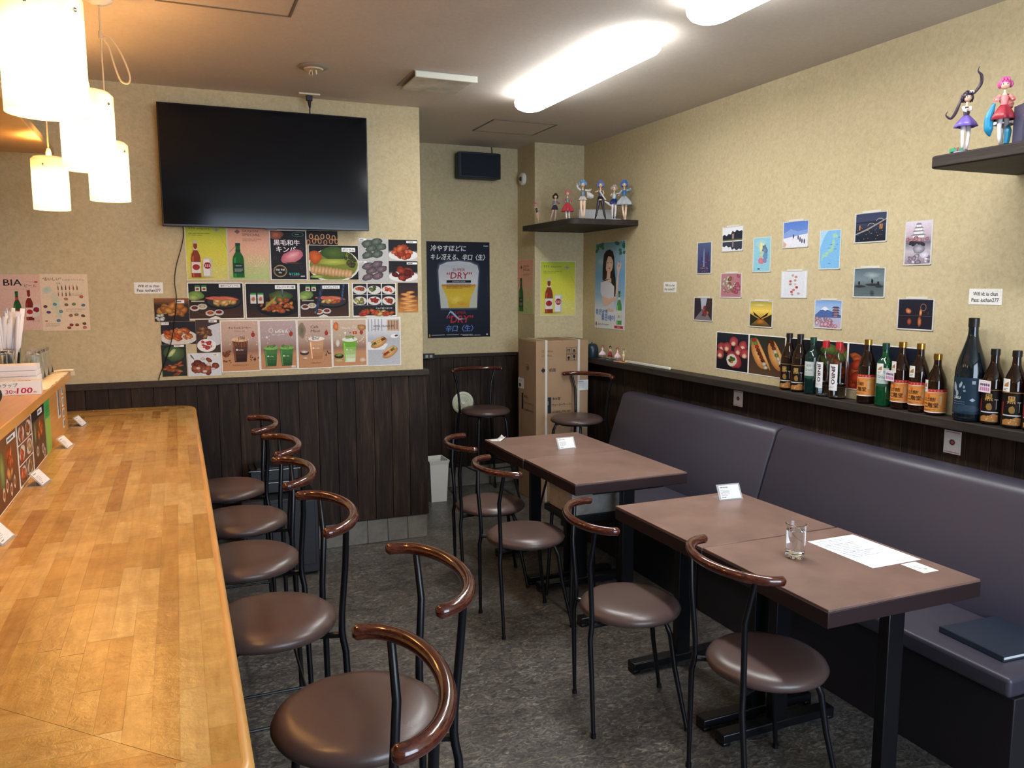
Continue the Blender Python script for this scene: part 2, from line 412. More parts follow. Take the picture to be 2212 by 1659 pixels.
st(MB().box(-2.4, XP+.03, YP-.03, YP+.004, .982, 1.014).box(XP-.001, XP+.03, YP, YB, .982, 1.014), 'trim_4', M_CAP, bevel=.002)
pe = st(MB().box(XP, XP+.006, YP, YB, .14, .99), 'trim_5', bk)
o = MB().box(0, .012, .002, .11, 0, .84).build('wood_plank', M_PLANK, pe, bevel=.0025, bseg=1); o.location = (XP+.006, YP-.018, .142)
for k in range(1, 9):
    c = o.copy(); COL.objects.link(c); c.location.y += .112*k
pb = st(MB().box(XP, 2.385, YB-.006, YB, .15, .985), 'trim_6', bk)
planks(pb, 'x', XP+.02, 2.385, .152, .98, YB-.006, -1, .105)
st(MB().box(XP, 2.386, YB-.028, YB+.002, .978, 1.002).box(2.36, 2.385, 5.30, YB-.02, .15, 1.0), 'trim_7', M_CAP, bevel=.002)
pr_ = st(MB().box(XR-.012, XR, -1.5, 5.28, 0, .97), 'trim_8', bk)
planks(pr_, 'y', .93, 5.25, .14, .965, XR-.012, -1, .0985)
lg = st(MB().box(XR-.105, XR+.001, -1.5, 5.28, .958, .995), 'trim_9', M_LEDGE, bevel=.003)
# base tiles
def tiles(parent, axis, a0, a1, h, face, w):
    n = int(round((a1-a0)/w)); w = (a1-a0)/n; o0 = None
    for i in range(n):
        if o0 is None:
            g = .0012
            mb = MB().box(g, w-g, -.008, 0, 0, h-.002) if axis == 'x' else MB().box(0, .008, g, w-g, 0, h-.002)
            o0 = o = mb.build('base_tile', M_TILE, parent, bevel=.0015, bseg=1)
        else: o = o0.copy(); COL.objects.link(o)
        o.location = (a0+w*i, face, .001) if axis == 'x' else (face, a0+w*i, .001)
grout = mat('tile_grout', (62, 58, 54), .8)
b1 = st(MB().box(-2.4, XP+.006, YP-.004, YP, 0, .14), 'baseboard_partition', grout)
tiles(b1, 'x', -.12, XP+.008, .14, YP-.004, .12)
b2 = st(MB().box(XP, XP+.004, YP, YB, 0, .14), 'baseboard_side', grout); tiles(b2, 'y', YP, YB-.01, .14, XP+.004, .12)
b3 = st(MB().box(XP, 2.385, YB-.004, YB, 0, .15), 'baseboard_back', grout); tiles(b3, 'x', XP+.014, 2.385, .15, YB-.004, .12)
# ceiling hatches
def hatch(x0, x1, y0, y1, lab):
    t = thing('ceiling_hatch', lab, 'hatch', (0, 0, 0)); g = .009; z = ZC
    MB().box(x0, x1, y0, y0+g, z-.004, z).box(x0, x1, y1-g, y1, z-.004, z).box(x0, x0+g, y0+g, y1-g, z-.004, z).box(x1-g, x1, y0+g, y1-g, z-.004, z).build('hatch_frame', mat('hatch_frame_grey', (118, 104, 92), .5), t)
    MB().box(x0+g+.003, x1-g-.003, y0+g+.003, y1-g-.003, z-.002, z+.002).build('hatch_panel', M_CEIL, t)
hatch(-.02, .447, 2.77, 3.225, 'square ceiling hatch at the top edge, in the warm-lit ceiling nearest the pendant lamps')
hatch(1.828, 2.262, 4.665, 5.055, 'square ceiling hatch in the shaded ceiling in front of the wall speaker')

# ================================================================= CEILING FITTINGS
M_DIFF = emit('lit_diffuser', (247, 252, 255), FLUO)
def fluo(yc, lab):
    t = thing('ceiling_light', lab, 'ceiling light', (1.775, yc, ZC), 0, 'long ceiling lights over the tables')
    MB().box(-.045, .045, -.56, .56, -.032, 0).build('mounting_plate', mat('fixture_plate', (196, 186, 178), .5), t, bevel=.004)
    L, Wd = .625, .082
    pl = [(Wd*cos(a)*.98, (L-Wd*.8)+Wd*.8*sin(a)) for a in [pi*i/12 for i in range(13)]]; pl += [(-x, -y) for x, y in pl]
    sec = [(1.0, -.034), (1.02, -.045), (.98, -.062), (.86, -.076), (.6, -.086)]
    vs = []; n = len(pl)
    for k, z in sec:
        vs += [(x*k, (abs(y)-(1-k)*Wd)*(1 if y > 0 else -1), z) for x, y in pl]
    fs = [(a*n+i, a*n+(i+1) % n, (a+1)*n+(i+1) % n, (a+1)*n+i) for a in range(len(sec)-1) for i in range(n)]
    fs = [f[::-1] for f in fs]; fs.append(tuple(range((len(sec)-1)*n, len(sec)*n))[::-1]); fs.append(tuple(range(n)))
    MB().add(vs, fs).build('diffuser', M_DIFF, t, smooth=True, angle=50)
    l = bpy.data.lights.new('led_panel', 'AREA'); l.shape = 'RECTANGLE'; l.size = .11; l.size_y = 1.16; l.energy = LEDW; l.color = (1, .985, .95)
    o = bpy.data.objects.new('led_panel_light', l); COL.objects.link(o); o.location = (1.775, yc, ZC-.0895)
    return t
fluo(3.455, 'long white ceiling light wholly in view, over the far table pair')
fluo(1.90, 'long white ceiling light cut off by the top edge, nearer the camera')
# vent
t = thing('ceiling_vent', 'square off-white ventilation grille on the ceiling left of the long light', 'vent', (1.235, 3.92, ZC))
MB().box(-.16, .16, -.155, .155, -.006, 0).build('vent_base', mat('vent_base_grey', (148, 142, 132), .6), t)
MB().box(-.145, .145, -.14, .14, -.026, -.018).box(-.05, .05, -.05, .05, -.02, -.004).build('vent_plate', mat('vent_plate_offwhite', (203, 200, 186), .55, vary=.12, vscale=9), t, bevel=.003)
MB().box(-.155, .155, -.162, -.146, -.034, -.004).build('vent_lip', mat('vent_lip_white', (214, 213, 198), .5), t, bevel=.004)
# detector
t = thing('smoke_detector', 'round grey ceiling detector with short prongs, above the television', 'detector', (.632, 3.885, ZC))
MB().lathe([(0, 0), (.066, 0), (.07, -.006), (.06, -.012), (0, -.013)], seg=32).build('detector_base', mat('detector_grey', (150, 138, 124), .5), t, smooth=True)
MB().lathe([(0, -.012), (.045, -.013), (.04, -.018), (0, -.018)], seg=28).tube([(.01, 0, -.014), (.013, 0, -.036)], .004).tube([(-.012, .004, -.014), (-.02, .004, -.038), (-.004, .004, -.04), (-.006, .004, -.016)], .0025).build('sensor', mat('sensor_beige', (206, 190, 160), .5), t, smooth=True)
# ceiling socket with plug and cord to the TV
t = thing('ceiling_socket', 'flat cream ceiling socket with a black plug, above the television', 'socket', (.695, 4.437, ZC))
MB().box(-.055, .055, -.022, .022, -.009, 0).build('socket_plate', mat('socket_cream', (214, 202, 172), .45), t, bevel=.002)
MB().box(-.016, .016, -.012, .012, -.036, -.009).tube([(0, 0, -.03), (.004, .01, -.07)], [.012, .005]).build('plug', M_DK, t, bevel=.002)
MB().tube([(.004, .01, -.065), (.006, .03, -.09), (.005, .045, -.12), (.005, .046, -.135)], .0032, 8).build('cord', M_DK, t, smooth=True)

# ================================================================= PENDANT LAMPS
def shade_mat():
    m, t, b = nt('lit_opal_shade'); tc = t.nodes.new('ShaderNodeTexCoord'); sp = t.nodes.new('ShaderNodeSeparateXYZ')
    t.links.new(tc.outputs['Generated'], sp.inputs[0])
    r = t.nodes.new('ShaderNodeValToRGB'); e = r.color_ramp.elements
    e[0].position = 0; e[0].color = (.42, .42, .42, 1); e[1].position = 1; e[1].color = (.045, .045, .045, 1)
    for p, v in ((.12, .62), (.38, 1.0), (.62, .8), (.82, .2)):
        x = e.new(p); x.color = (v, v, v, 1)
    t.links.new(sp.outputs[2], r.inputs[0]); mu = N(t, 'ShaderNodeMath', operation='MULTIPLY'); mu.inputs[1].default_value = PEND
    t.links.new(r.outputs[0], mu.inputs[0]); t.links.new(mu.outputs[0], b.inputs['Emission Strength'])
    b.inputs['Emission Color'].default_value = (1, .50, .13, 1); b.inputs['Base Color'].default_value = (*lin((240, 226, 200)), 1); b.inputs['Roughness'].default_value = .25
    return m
M_SHADE = shade_mat(); M_BULB = emit('lit_bulb', (255, 226, 170), 22)
def pendant(x, y, zb, lab, cord=True, loop=False):
    R_, H_ = .066, .205
    t = thing('pendant_lamp', lab, 'lamp', (x, y, zb), 0, 'opal cylinder pendant lamps over the counter')
    MB().lathe([(R_-.003, .002), (R_, 0), (R_, H_-.01), (R_-.01, H_), (R_-.016, H_+.001), (R_-.016, H_-.002), (R_-.012, H_-.003), (R_-.003, H_-.012), (R_-.003, .002)], seg=40).build('lamp_shade', M_SHADE, t, smooth=True)
    MB().lathe([(0, .055), (.014, .058), (.022, .07), (.021, .085), (.011, .10), (0, .10)], seg=20).build('bulb', M_BULB, t, smooth=True)
    MB().box(-R_+.012, R_-.012, -.0015, .0015, H_-.012, H_-.008).lathe([(0, .165), (.011, .165), (.011, .19), (.010, H_+.02), (.006, H_+.035), (0, H_+.035)], seg=16).build('lamp_holder', M_WHITE, t, smooth=True)
    top = ZC-zb
    MB().tube([(0, 0, H_+.03), (0, 0, top-.02)], .0028, 8).build('cord', mat('cord_ivory', (214, 190, 150), .5), t, smooth=True)
    MB().lathe([(0, top), (.045, top), (.045, top-.018), (.02, top-.034), (0, top-.034)], seg=24).build('ceiling_rose', M_WHITE, t, smooth=True)
    for s_ in (-1, 1): MB().ball((R_*cos(.6*s_-1.2)*1.0, R_*sin(.6*s_-1.2)*1.0, H_-.035), .0045, 8).build('screw', M_CHROME, t, smooth=True)
    if loop:
        P = [(px_, py_, pz_+.15) for px_, py_, pz_ in [(0, 0, .42), (.03, 0, .41), (.062, 0, .36), (.085, 0, .29), (.078, 0, .262), (.055, 0, .27), (.038, 0, .32), (.022, 0, .385), (0, 0, .415)]]
        MB().curve(P, [.0032]*len(P), 8).tube([(0, 0, .555), (0, 0, .58)], .007, 10).build('cord_loop', mat('cord_ivory', (214, 190, 150), .5), t, smooth=True)
    l = bpy.data.lights.new('pendant_bulb', 'POINT'); l.energy = BULB; l.color = (1, .54, .19); l.shadow_soft_size = .035
    o = bpy.data.objects.new('pendant_bulb_light', l); COL.objects.link(o); o.location = (x, y, zb+.135)
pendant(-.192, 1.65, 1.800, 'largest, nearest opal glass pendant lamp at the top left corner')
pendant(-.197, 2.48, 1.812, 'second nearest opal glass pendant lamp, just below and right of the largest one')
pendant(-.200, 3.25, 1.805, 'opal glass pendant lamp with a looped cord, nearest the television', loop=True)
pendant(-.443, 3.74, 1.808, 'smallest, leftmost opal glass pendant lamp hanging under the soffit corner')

# ================================================================= COUNTER
CZ = .88
ct = thing('bar_counter', 'long honey coloured laminated wood bar counter running along the left side', 'counter', (0, 0, 0))
def arc(cx, cy, r, a0, a1, n): return [(cx+r*cos(a0+(a1-a0)*i/n), cy+r*sin(a0+(a1-a0)*i/n)) for i in range(n+1)]
out = [(-1.5, .985)]+arc(.066-.07, .985+.07, .07, -pi/2, 0, 8)+arc(.066-.11, 4.535-.11, .11, 0, pi/2, 10)+[(-.9, 4.535), (-.9, 4.0), (-.50, 3.98), (-.50, 1.52), (-1.5, 1.52)]
MB().prism(out, CZ-.042, CZ-.0008).build('worktop_slab', M_HONEY, ct, bevel=.014, bseg=4)
def clip_half(poly, nx, ny, d):
    o = []
    for i in range(len(poly)):
        a, b = poly[i-1], poly[i]; da, db = a[0]*nx+a[1]*ny-d, b[0]*nx+b[1]*ny-d
        if (da >= 0) != (db >= 0):
            t_ = da/(da-db); o.append((a[0]+(b[0]-a[0])*t_, a[1]+(b[1]-a[1])*t_))
        if db >= 0: o.append(b)
    return o
inner = [(-.495, 1.0), (.0, 1.0), (.05, 1.05), (.05, 4.39), (.02, 4.47), (-.06, 4.52), (-.85, 4.52), (-.85, 3.99), (-.495, 3.985)]
def clip_convex(poly, con):
    n = len(con)
    for i in range(n):
        ax, ay = con[i]; bx, by = con[(i+1) % n]; nx, ny = -(by-ay), bx-ax; poly = clip_half(poly, nx, ny, nx*ax+ny*ay)
        if not poly: return []
    return poly
# mitred zones: far end and near end run crosswise
far_z = [(-.85, 3.85), (.0, 4.485), (-.06, 4.52), (-.85, 4.52)]
main_z = [(-.475, 1.53), (.0, 1.055), (.05, 1.055), (.05, 4.39), (.02, 4.47), (0, 4.484), (-.475, 4.129)]
near_z = [(-1.2, 1.0), (.0, 1.0), (.043, 1.012), (-.475, 1.53), (-1.2, 1.53)]
rs = random.Random(3); cnt = 0
def stave(poly, m):
    global cnt
    if len(poly) < 3: return
    A = abs(sum(poly[i-1][0]*poly[i][1]-poly[i][0]*poly[i-1][1] for i in range(len(poly))))/2
    if A < 2e-4: return
    cx = sum(p[0] for p in poly)/len(poly); cy = sum(p[1] for p in poly)/len(poly)
    k = [(cx+(x-cx)*(1-.0002/.02), cy+(y-cy)*(1-.0002/.05)) for x, y in poly]
    k = [(x-cx, y-cy) for x, y in k]
    n = len(k); MB().prism(k, -.003, 0).build('wood_stave', m, ct, loc=(cx, cy, CZ)); cnt += 1
wS = .0375; x = -.475; row = 0
while x < .05:
    y = 1.0-rs.uniform(0, .28)
    while y < 4.5:
        l = rs.uniform(.19, .40); stave(clip_convex([(x, y), (min(x+wS, .05), y), (min(x+wS, .05), y+l), (x, y+l)], main_z), M_STAVE); y += l
    x += wS
y = 1.0
while y < 1.53:
    x = -.75-rs.uniform(0, .2)
    while x < .05:
        l = rs.uniform(.19, .34); stave(clip_convex([(x, y), (x+l, y), (x+l, y+wS), (x, y+wS)], near_z), M_STAVEX); x += l
    y += wS
y = 4.1
while y < 4.52:
    x = -.7-rs.uniform(0, .2)
    while x < .02:
        l = rs.uniform(.25, .4); stave(clip_convex([(x, y), (x+l, y), (x+l, min(y+wS, 4.52)), (x, min(y+wS, 4.52))], far_z), M_STAVEX); x += l
    y += wS
MB().box(-.32, -.28, 1.2, 4.53, 0, CZ-.042).build('counter_front', M_PLANK, ct)
MB().box(-.50, -.47, 1.52, 3.977, CZ-.03, 1.092).build('back_panel', M_HONEY, ct, bevel=.002)
MB().box(-.52, -.48, 1.5, 4.0, 0, CZ-.03).build('panel_base', M_PLANK, ct)
MB().box(-.95, -.452, 1.5, 4.03, 1.092, 1.125).build('upper_shelf', M_HONEY, ct, bevel=.003)

# ================================================================= BAR CHAIRS AND DINING CHAIRS (facing +X locally)
def chair_proto(hs, ha, spread, label, rods):
    t = thing('bar_chair' if rods else 'dining_chair', label, 'chair')
    MB().lathe([(0, hs), (.08, hs-.0005), (.13, hs-.003), (.155, hs-.009), (.170, hs-.020), (.176, hs-.032), (.171, hs-.043), (.155, hs-.048), (0, hs-.049)], seg=48).build('seat', M_SEAT, t, smooth=True, angle=60)
    a_, b_ = (.105, .194) if rods else (.122, .190)
    P = [(-.223+a_-a_*cos(th), b_*sin(th), ha+.004*cos(th)) for th in [radians(90-180*i/28) for i in range(29)]]
    P = [(P[0][0]+.007, P[0][1], ha)]+P+[(P[-1][0]+.007, P[-1][1], ha)]
    R_ = [.008]+[.0138]*29+[.008]
    MB().tube(P, R_, 16).build('backrest', M_RAIL, t, smooth=True, angle=60)
    fr = MB().lathe([(0, hs-.048), (.135, hs-.048), (.135, hs-.058), (0, hs-.058)], seg=28)
    for s_ in (-1, 1): fr.tube([(-.10, .085*s_, hs-.056), (-.163, .118*s_, hs-.050)], .008, 8)
    fr.build('seat_frame', M_BLACK, t, smooth=True, angle=30)
    fx = spread
    for s_ in (-1, 1):
        th = radians(58)*s_; tp = (-.223+a_-a_*cos(th), b_*sin(th), ha-.008)
        pts = [tp, (-.176, .136*s_, (ha+hs)/2+.02), (-.166, .125*s_, hs+.01), (-.165, .124*s_, hs-.035), (-.167, .126*s_, hs-.06), (-.172, .131*s_, hs-.09), (-.5*fx-.5*.172, (.5*fx+.06)*s_, hs*.45), (-fx, (fx-.012)*s_, .006)]
        MB().tube(pts, [.0076, .0084, .0088, .009, .009, .009, .0086, .007], 12).lathe([(0, 0), (.0095, 0), (.0095, .014), (0, .014)], (-fx, (fx-.012)*s_, 0), 12).build('leg', M_BLACK, t, smooth=True, angle=50)
        pts = [(.06, .07*s_, hs-.056), (.098, .098*s_, hs-.062), (.112, .108*s_, hs-.10), (.125, .12*s_, hs*.5), (fx, (fx-.012)*s_, .006)]
        MB().tube(pts, [.008, .009, .0095, .009, .007], 12).lathe([(0, 0), (.0095, 0), (.0095, .014), (0, .014)], (fx, (fx-.012)*s_, 0), 12).build('leg', M_BLACK, t, smooth=True, angle=50)
    if rods:
        z = .235; q = fx-.012; k = .93
        MB().tube([(q*k, q*k, z), (q*k, -q*k, z)], .0045, 8).tube([(-q*k, q*k*.97, z), (q*k, q*k, z)], .0045, 8).tube([(-q*k, -q*k*.97, z), (q*k, -q*k, z)], .0045, 8).tube([(-q*k, q*k*.97, z), (-q*k, -q*k*.97, z)], .0045, 8).build('footrest', M_BLACK, t, smooth=True)
    return t
bar = chair_proto(.65, .90, .185, 'nearest bar chair, only its curved red-brown rail showing at the bottom edge', True)
BG = 'tall bar chairs along the wooden counter'
bar['group'] = BG; bar.location = (.130, 1.152, 0); bar.rotation_euler.z = pi-radians(4)
for x, y, a, l in [(.305, 1.56, 0, 'bar chair at the counter with the largest round seat in view, whole seat visible'),
                   (.185, 2.12, 2, 'third bar chair along the counter, counting from the camera end'),
                   (.16, 2.64, -1, 'fourth bar chair along the counter, middle of the far group of tucked-in seats'),
                   (.18, 3.11, 1, 'fifth bar chair along the counter, second from the partition wall'),
                   (.155, 3.63, -2, 'farthest bar chair along the counter, nearest the partition wall')]:
    dup(bar, (x, y, 0), pi+radians(a), l, BG)
dup(bar, (1.985, 5.26, 0), radians(-84), 'tall bar chair parked in the dark recess before the round wall vent', 'spare tall bar chairs')
dup(bar, (2.416, 4.685, 0), radians(208), 'tall bar chair standing in front of the cardboard box', 'spare tall bar chairs')
din = chair_proto(.425, .72, .162, 'low dining chair nearest the camera, at the near half of the front table', False)
DG = 'low dining chairs at the tables'
din['group'] = DG; din.location = (1.564, 1.797, 0); din.rotation_euler.z = radians(-4)
for x, y, a, l in [(1.41, 2.32, -15, 'low dining chair at the far half of the front table, whole round seat visible'),
                   (1.387, 3.18, -1, 'low dining chair at the near half of the back table'),
                   (1.425, 3.715, -11, 'low dining chair farthest back, at the far half of the back table')]:
    dup(din, (x, y, 0), radians(a), l, DG)

# ================================================================= TABLES
def table_proto():
    t = thing('dining_table', '', 'table'); w, d, h = .57, .545, .66
    MB().box(-w/2+.002, w/2-.002, -d/2+.0015, d/2-.0015, h-.008, h).build('tabletop', M_TTOP, t, bevel=.0012, bseg=1)
    MB().box(-w/2, w/2, -d/2, d/2, h-.052, h-.0075).build('table_edge', M_TEDGE, t, bevel=.002)
    for s_ in (-1, 1):
        y = s_*(d/2-.05)
        MB().box(-.03, .03, y-.018, y+.018, .03, h-.052).build('column', M_BLACK, t, bevel=.003)
        MB().box(-.235, .235, y-.024, y+.024, .012, .042).box(-.235, -.205, y-.024, y+.024, 0, .014).box(.205, .235, y-.024, y+.024, 0, .014).build('foot_bar', M_BLACK, t, bevel=.004)
        MB().box(-.18, .18, y-.02, y+.02, h-.066, h-.05).build('top_bracket', M_BLACK, t, bevel=.002)
    return t
tb = table_proto(); tb.location = (1.812, 1.80, 0); tb['label'] = 'brown laminate table carrying the water glass and paper sheet'; tb['group'] = 'square brown laminate tables'
dup(tb, (1.806, 2.3475, 0), radians(.6), 'brown laminate table beyond the water glass, its card stand at the bench side', 'square brown laminate tables')
dup(tb, (1.816, 3.250, 0), 0, 'empty brown laminate table, nearer half of the back pair', 'square brown laminate tables')
dup(tb, (1.812, 3.799, 0), radians(-.4), 'farthest brown laminate table with a card stand and crumpled paper', 'square brown laminate tables')
t = thing('storage_box', 'pale corrugated box tucked under the back table', 'box', (1.72, 3.28, .46))
MB().box(-.11, .14, -.12, .12, 0, .11).build('box_body', mat('pale_corrugate', (176, 174, 170), .7, vary=.1, vscale=30), t, bevel=.003)
MB().box(-.112, .142, -.122, .122, .085, .118).build('lid', mat('pale_lid', (190, 188, 184), .7), t, bevel=.003)
t = thing('low_stool', 'black low stool under the back table holding the pale box', 'stool', (1.72, 3.28, 0))
MB().box(-.13, .15, -.14, .14, .43, .46).build('seat', M_DK, t, bevel=.004)
for sx in (-1, 1):
    for sy in (-1, 1): MB().tube([(.01+sx*.11, sy*.11, .43), (.01+sx*.13, sy*.13, 0)], .009, 8).build('leg', M_BLACK, t, smooth=True)

# ================================================================= BENCH SEATS
def bench(y0, y1, lab):
    t = thing('bench_seat', lab, 'bench', (2.44, (y0+y1)/2, 0), 0, 'upholstered benches along the right wall'); L = (y1-y0)/2-.003
    MB().box(-.27, .30, -L, L, 0, .315).build('bench_base', mat('bench_base_dark', (34, 30, 36), .5), t, bevel=.003)
    MB().box(-.295, .18, -L, L, .318, .38).build('seat_cushion', M_SOFA, t, bevel=.014, bseg=4)
    # tilted back with a rounded top
    sec = [(.035, .381), (.06, .50), (.105, .65), (.145, .765), (.153, .795), (.163, .813), (.18, .824), (.205, .828), (.25, .826), (.285, .818), (.302, .80), (.308, .77), (.308, .32), (.05, .32)]
    vs = []; n = len(sec)
    ys = [-L, -L+.004, -L+.014, L-.014, L-.004, L]; ins = [.016, .006, 0, 0, .006, .016]
    for y, q in zip(ys, ins):
        for x, z in sec: vs.append((x+(q if x < .2 else 0), y, z-(q*.7 if z > .7 else 0)))
    fs = [(a*n+i, (a+1)*n+i, (a+1)*n+(i+1) % n, a*n+(i+1) % n) for a in range(len(ys)-1) for i in range(n)]
    fs += [tuple(range(n)), tuple(range((len(ys)-1)*n, len(ys)*n))[::-1]]
    MB().add(vs, fs).build('backrest', M_SOFA, t, smooth=True, angle=50)
    return t
bench(2.985, 4.42, 'far half of the dark plum vinyl bench, beside the back tables')
bench(1.45, 2.98, 'near half of the dark plum vinyl bench, under the bottles')
t = thing('folder', 'flat dark blue-black menu folder lying on the bench at the right edge', 'folder', (2.40, 1.64, .3805), radians(-3))
MB().box(-.17, .17, -.115, .115, 0, .004).box(-.17, .17, -.115, .115, .014, .018).box(-.17, -.165, -.115, .115, 0, .018).build('cover', mat('navy_cover', (36, 44, 58), .35), t, bevel=.0015)
MB().box(-.162, .165, -.11, .112, .004, .014).build('pages', mat('page_white', (222, 224, 222), .6), t)

# ================================================================= TELEVISION AND OTHER WALL THINGS
t = thing('television', 'large black flat television on the partition wall', 'television', (.478, 4.46, 1.803))
MB().box(-.525, .525, 0, .03, 0, .607).build('bezel', mat('tv_bezel', (16, 16, 18), .25), t, bevel=.003)
MB().box(-.519, .519, -.0012, .001, .012, .602).build('screen', mat('tv_screen', (15, 16, 20), .10, spec=.22), t)
MB().box(-.32, .32, .03, .055, .06, .45).build('rear_housing', M_DK, t, bevel=.008)
MB().box(-.12, .12, .055, .0795, .15, .40).build('wall_bracket', M_DK, t)
MB().box(-.03, .03, -.002, .006, -.006, .003).build('sensor', M_DK, t)
def path(name, pts, r, m, lab, cat, sub=6):
    P = [Vector(p) for p in pts]; out_ = []
    for i in range(len(P)-1):
        p0, p1, p2, p3 = P[max(i-1, 0)], P[i], P[i+1], P[min(i+2, len(P)-1)]
        for k in range(sub):
            u = k/sub; out_.append(.5*((2*p1)+(-p0+p2)*u+(2*p0-5*p1+4*p2-p3)*u*u+(-p0+3*p1-3*p2+p3)*u**3))
    out_.append(P[-1]); o = MB().tube(out_, r, 8).build(name, m, smooth=True); return tag(o, lab, cat)
path('cable', [(.045, 4.50, 1.83), (.05, 4.53, 1.77), (.035, 4.533, 1.70), (.005, 4.533, 1.60), (-.005, 4.533, 1.52), (.0, 4.5315, 1.44), (-.01, 4.5315, 1.36), (-.03, 4.5315, 1.24), (-.06, 4.5315, 1.14), (-.10, 4.533, 1.04), (-.105, 4.53, 1.016)], .0022, M_DK, 'thin black cable hanging from the television across the menu pictures', 'cable')
t = thing('wall_speaker', 'dark navy box speaker mounted high on the recess wall', 'speaker', (2.04, 5.50, 2.263))
MB().prism([(-.163, -.01), (-.12, -.03), (.12, -.03), (.163, -.01), (.15, .09), (-.15, .09)], 0, .178).build('cabinet', M_NAVY, t, bevel=.006)
MB().box(-.14, .14, -.034, -.028, .012, .166).build('grille', mat('speaker_cloth', (26, 33, 44), .9, bump=.4, bscale=400), t, bevel=.002)
MB().box(-.03, .03, .09, .11, .04, .14).build('bracket', M_DK, t)
MB().tube([(.13, .08, .16), (.135, .09, .2), (.135, .1, .24)], .003, 8).build('cord', M_DK, t, smooth=True)
t = thing('wall_sensor', 'small round white sensor on the side of the wall column', 'sensor', (2.385, 5.495, 2.275))
def lx(mb, prof, seg=28): # lathe about the X axis, growing towards -X
    tmp = MB().lathe(prof, seg=seg); mb.add([(-z, y, x) for x, y, z in tmp.v], [f for f in tmp.f]); return mb
lx(MB(), [(0, 0), (.044, 0), (.046, .014), (.036, .024), (0, .025)]).build('sensor_body', M_WHITE, t, smooth=True)
lx(MB(), [(0, .024), (.016, .025), (.012, .033), (0, .034)]).build('lens', M_DK, t, smooth=True)
t = thing('wall_vent', 'round cream wall vent low in the dark recess', 'vent', (1.93, YB-.018, .638))
def ly(mb, prof, seg=36): # lathe about Y, growing towards -Y
    tmp = MB().lathe(prof, seg=seg); mb.add([(x, -z, y) for x, y, z in tmp.v], [f[::-1] for f in tmp.f]); return mb
ly(MB(), [(0, 0), (.083, 0), (.083, .006), (.072, .012), (.062, .008), (.06, .003), (0, .003)]).build('vent_rim', mat('vent_cream', (214, 212, 188), .5), t, smooth=True)
for k, r_ in enumerate((.055, .045, .035, .025)):
    ly(MB(), [(r_-.004, .002), (r_, .002), (r_, .011), (r_-.004, .011), (r_-.004, .002)]).build('louvre_ring', mat('vent_cream', (214, 212, 188), .5), t, smooth=True)
ly(MB(), [(0, .002), (.014, .002), (.014, .013), (0, .014)]).build('vent_knob', mat('vent_cream', (214, 212, 188), .5), t, smooth=True)
t = thing('wall_socket', 'small dark two-gang socket beside the partition corner in the recess', 'socket', (1.668, YB-.03, .975))
MB().box(-.045, .045, -.008, 0, 0, .04).build('socket_plate', M_DK, t, bevel=.002)
for s_ in (-1, 1): MB().box(s_*.016-.01, s_*.016+.01, -.010, -.007, .01, .03).build('outlet', mat('outlet_grey', (150, 150, 144), .5), t)
# corner shelf and side shelf
pol = [(XR-.001, 5.299), (2.29, 5.299), (2.29, 4.62)]+arc(2.35, 4.60, .06, pi, 1.5*pi, 5)+[(XR-.001, 4.54)]
tag(MB().prism(pol, 1.884, 1.920).build('corner_shelf', M_SHELF, bevel=.002), 'dark wooden corner shelf holding a row of figurines below the ceiling', 'shelf')
pol = [(XR-.001, 1.0), (XR-.001, 2.0)]+arc(2.37, 1.97, .03, pi/2, pi, 5)+[(2.34, 1.0)]
tag(MB().prism(pol, 1.885, 1.925).build('wall_shelf', M_SHELF, bevel=.005), 'dark wooden wall shelf with a rounded corner at the right edge', 'shelf')
# bin
t = thing('waste_bin', 'white plastic bin standing behind the partition corner', 'bin', (1.63, 5.32, 0))
def frus(w0, d0, w1, d1, z0, z1): return [(-w0, -d0, z0), (w0, -d0, z0), (w0, d0, z0), (-w0, d0, z0), (-w1, -d1, z1), (w1, -d1, z1), (w1, d1, z1), (-w1, d1, z1)]
sd = [(0, 1, 5, 4), (1, 2, 6, 5), (2, 3, 7, 6), (3, 0, 4, 7)]
MB().add(frus(.055, .075, .068, .09, .0, .285), sd+[(0, 3, 2, 1)]).add(frus(.052, .072, .064, .086, .004, .285), [f[::-1] for f in sd]+[(0, 1, 2, 3)]).build('bin_body', M_WHITE, t)
MB().add(frus(.068, .09, .074, .096, .27, .295), sd).add(frus(.062, .084, .066, .088, .27, .295), [f[::-1] for f in sd]).add([(-.074, -.096, .295), (.074, -.096, .295), (.074, .096, .295), (-.074, .096, .295), (-.066, -.088, .295), (.066, -.088, .295), (.066, .088, .295), (-.066, .088, .295)], [(0, 1, 5, 4), (1, 2, 6, 5), (2, 3, 7, 6), (3, 0, 4, 7)]).build('rim', M_WHITE, t)
# black gear by the partition wall behind the stools
t = thing('subwoofer', 'black box speaker on the floor against the partition wall behind the bar chairs', 'speaker', (.44, 4.30, 0))
MB().box(-.19, .19, -.16, .17, .012, .42).build('cabinet', M_DK, t, bevel=.006)
MB().box(-.17, .17, -.168, -.16, .06, .40).build('grille', M_DK, t, bevel=.002)
for sx in (-1, 1):
    for sy in (-1, 1): MB().lathe([(0, 0), (.014, 0), (.016, .014), (0, .014)], (sx*.15, sy*.12, 0), 12).build('rubber_foot', M_DK, t)
t = thing('audio_unit', 'low black audio unit with thin bright edges on top of the floor speaker', 'audio unit', (.44, 4.36, .42))
MB().box(-.14, .12, -.10, .10, .006, .06).box(-.13, .11, -.09, .09, .07, .13).box(-.1, .1, -.08, .08, 0, .14).build('unit_body', M_DK, t, bevel=.003)
for z in (.060, .128): MB().box(-.14, .12, -.102, -.098, z, z+.002).build('trim_strip', M_CHROME, t)
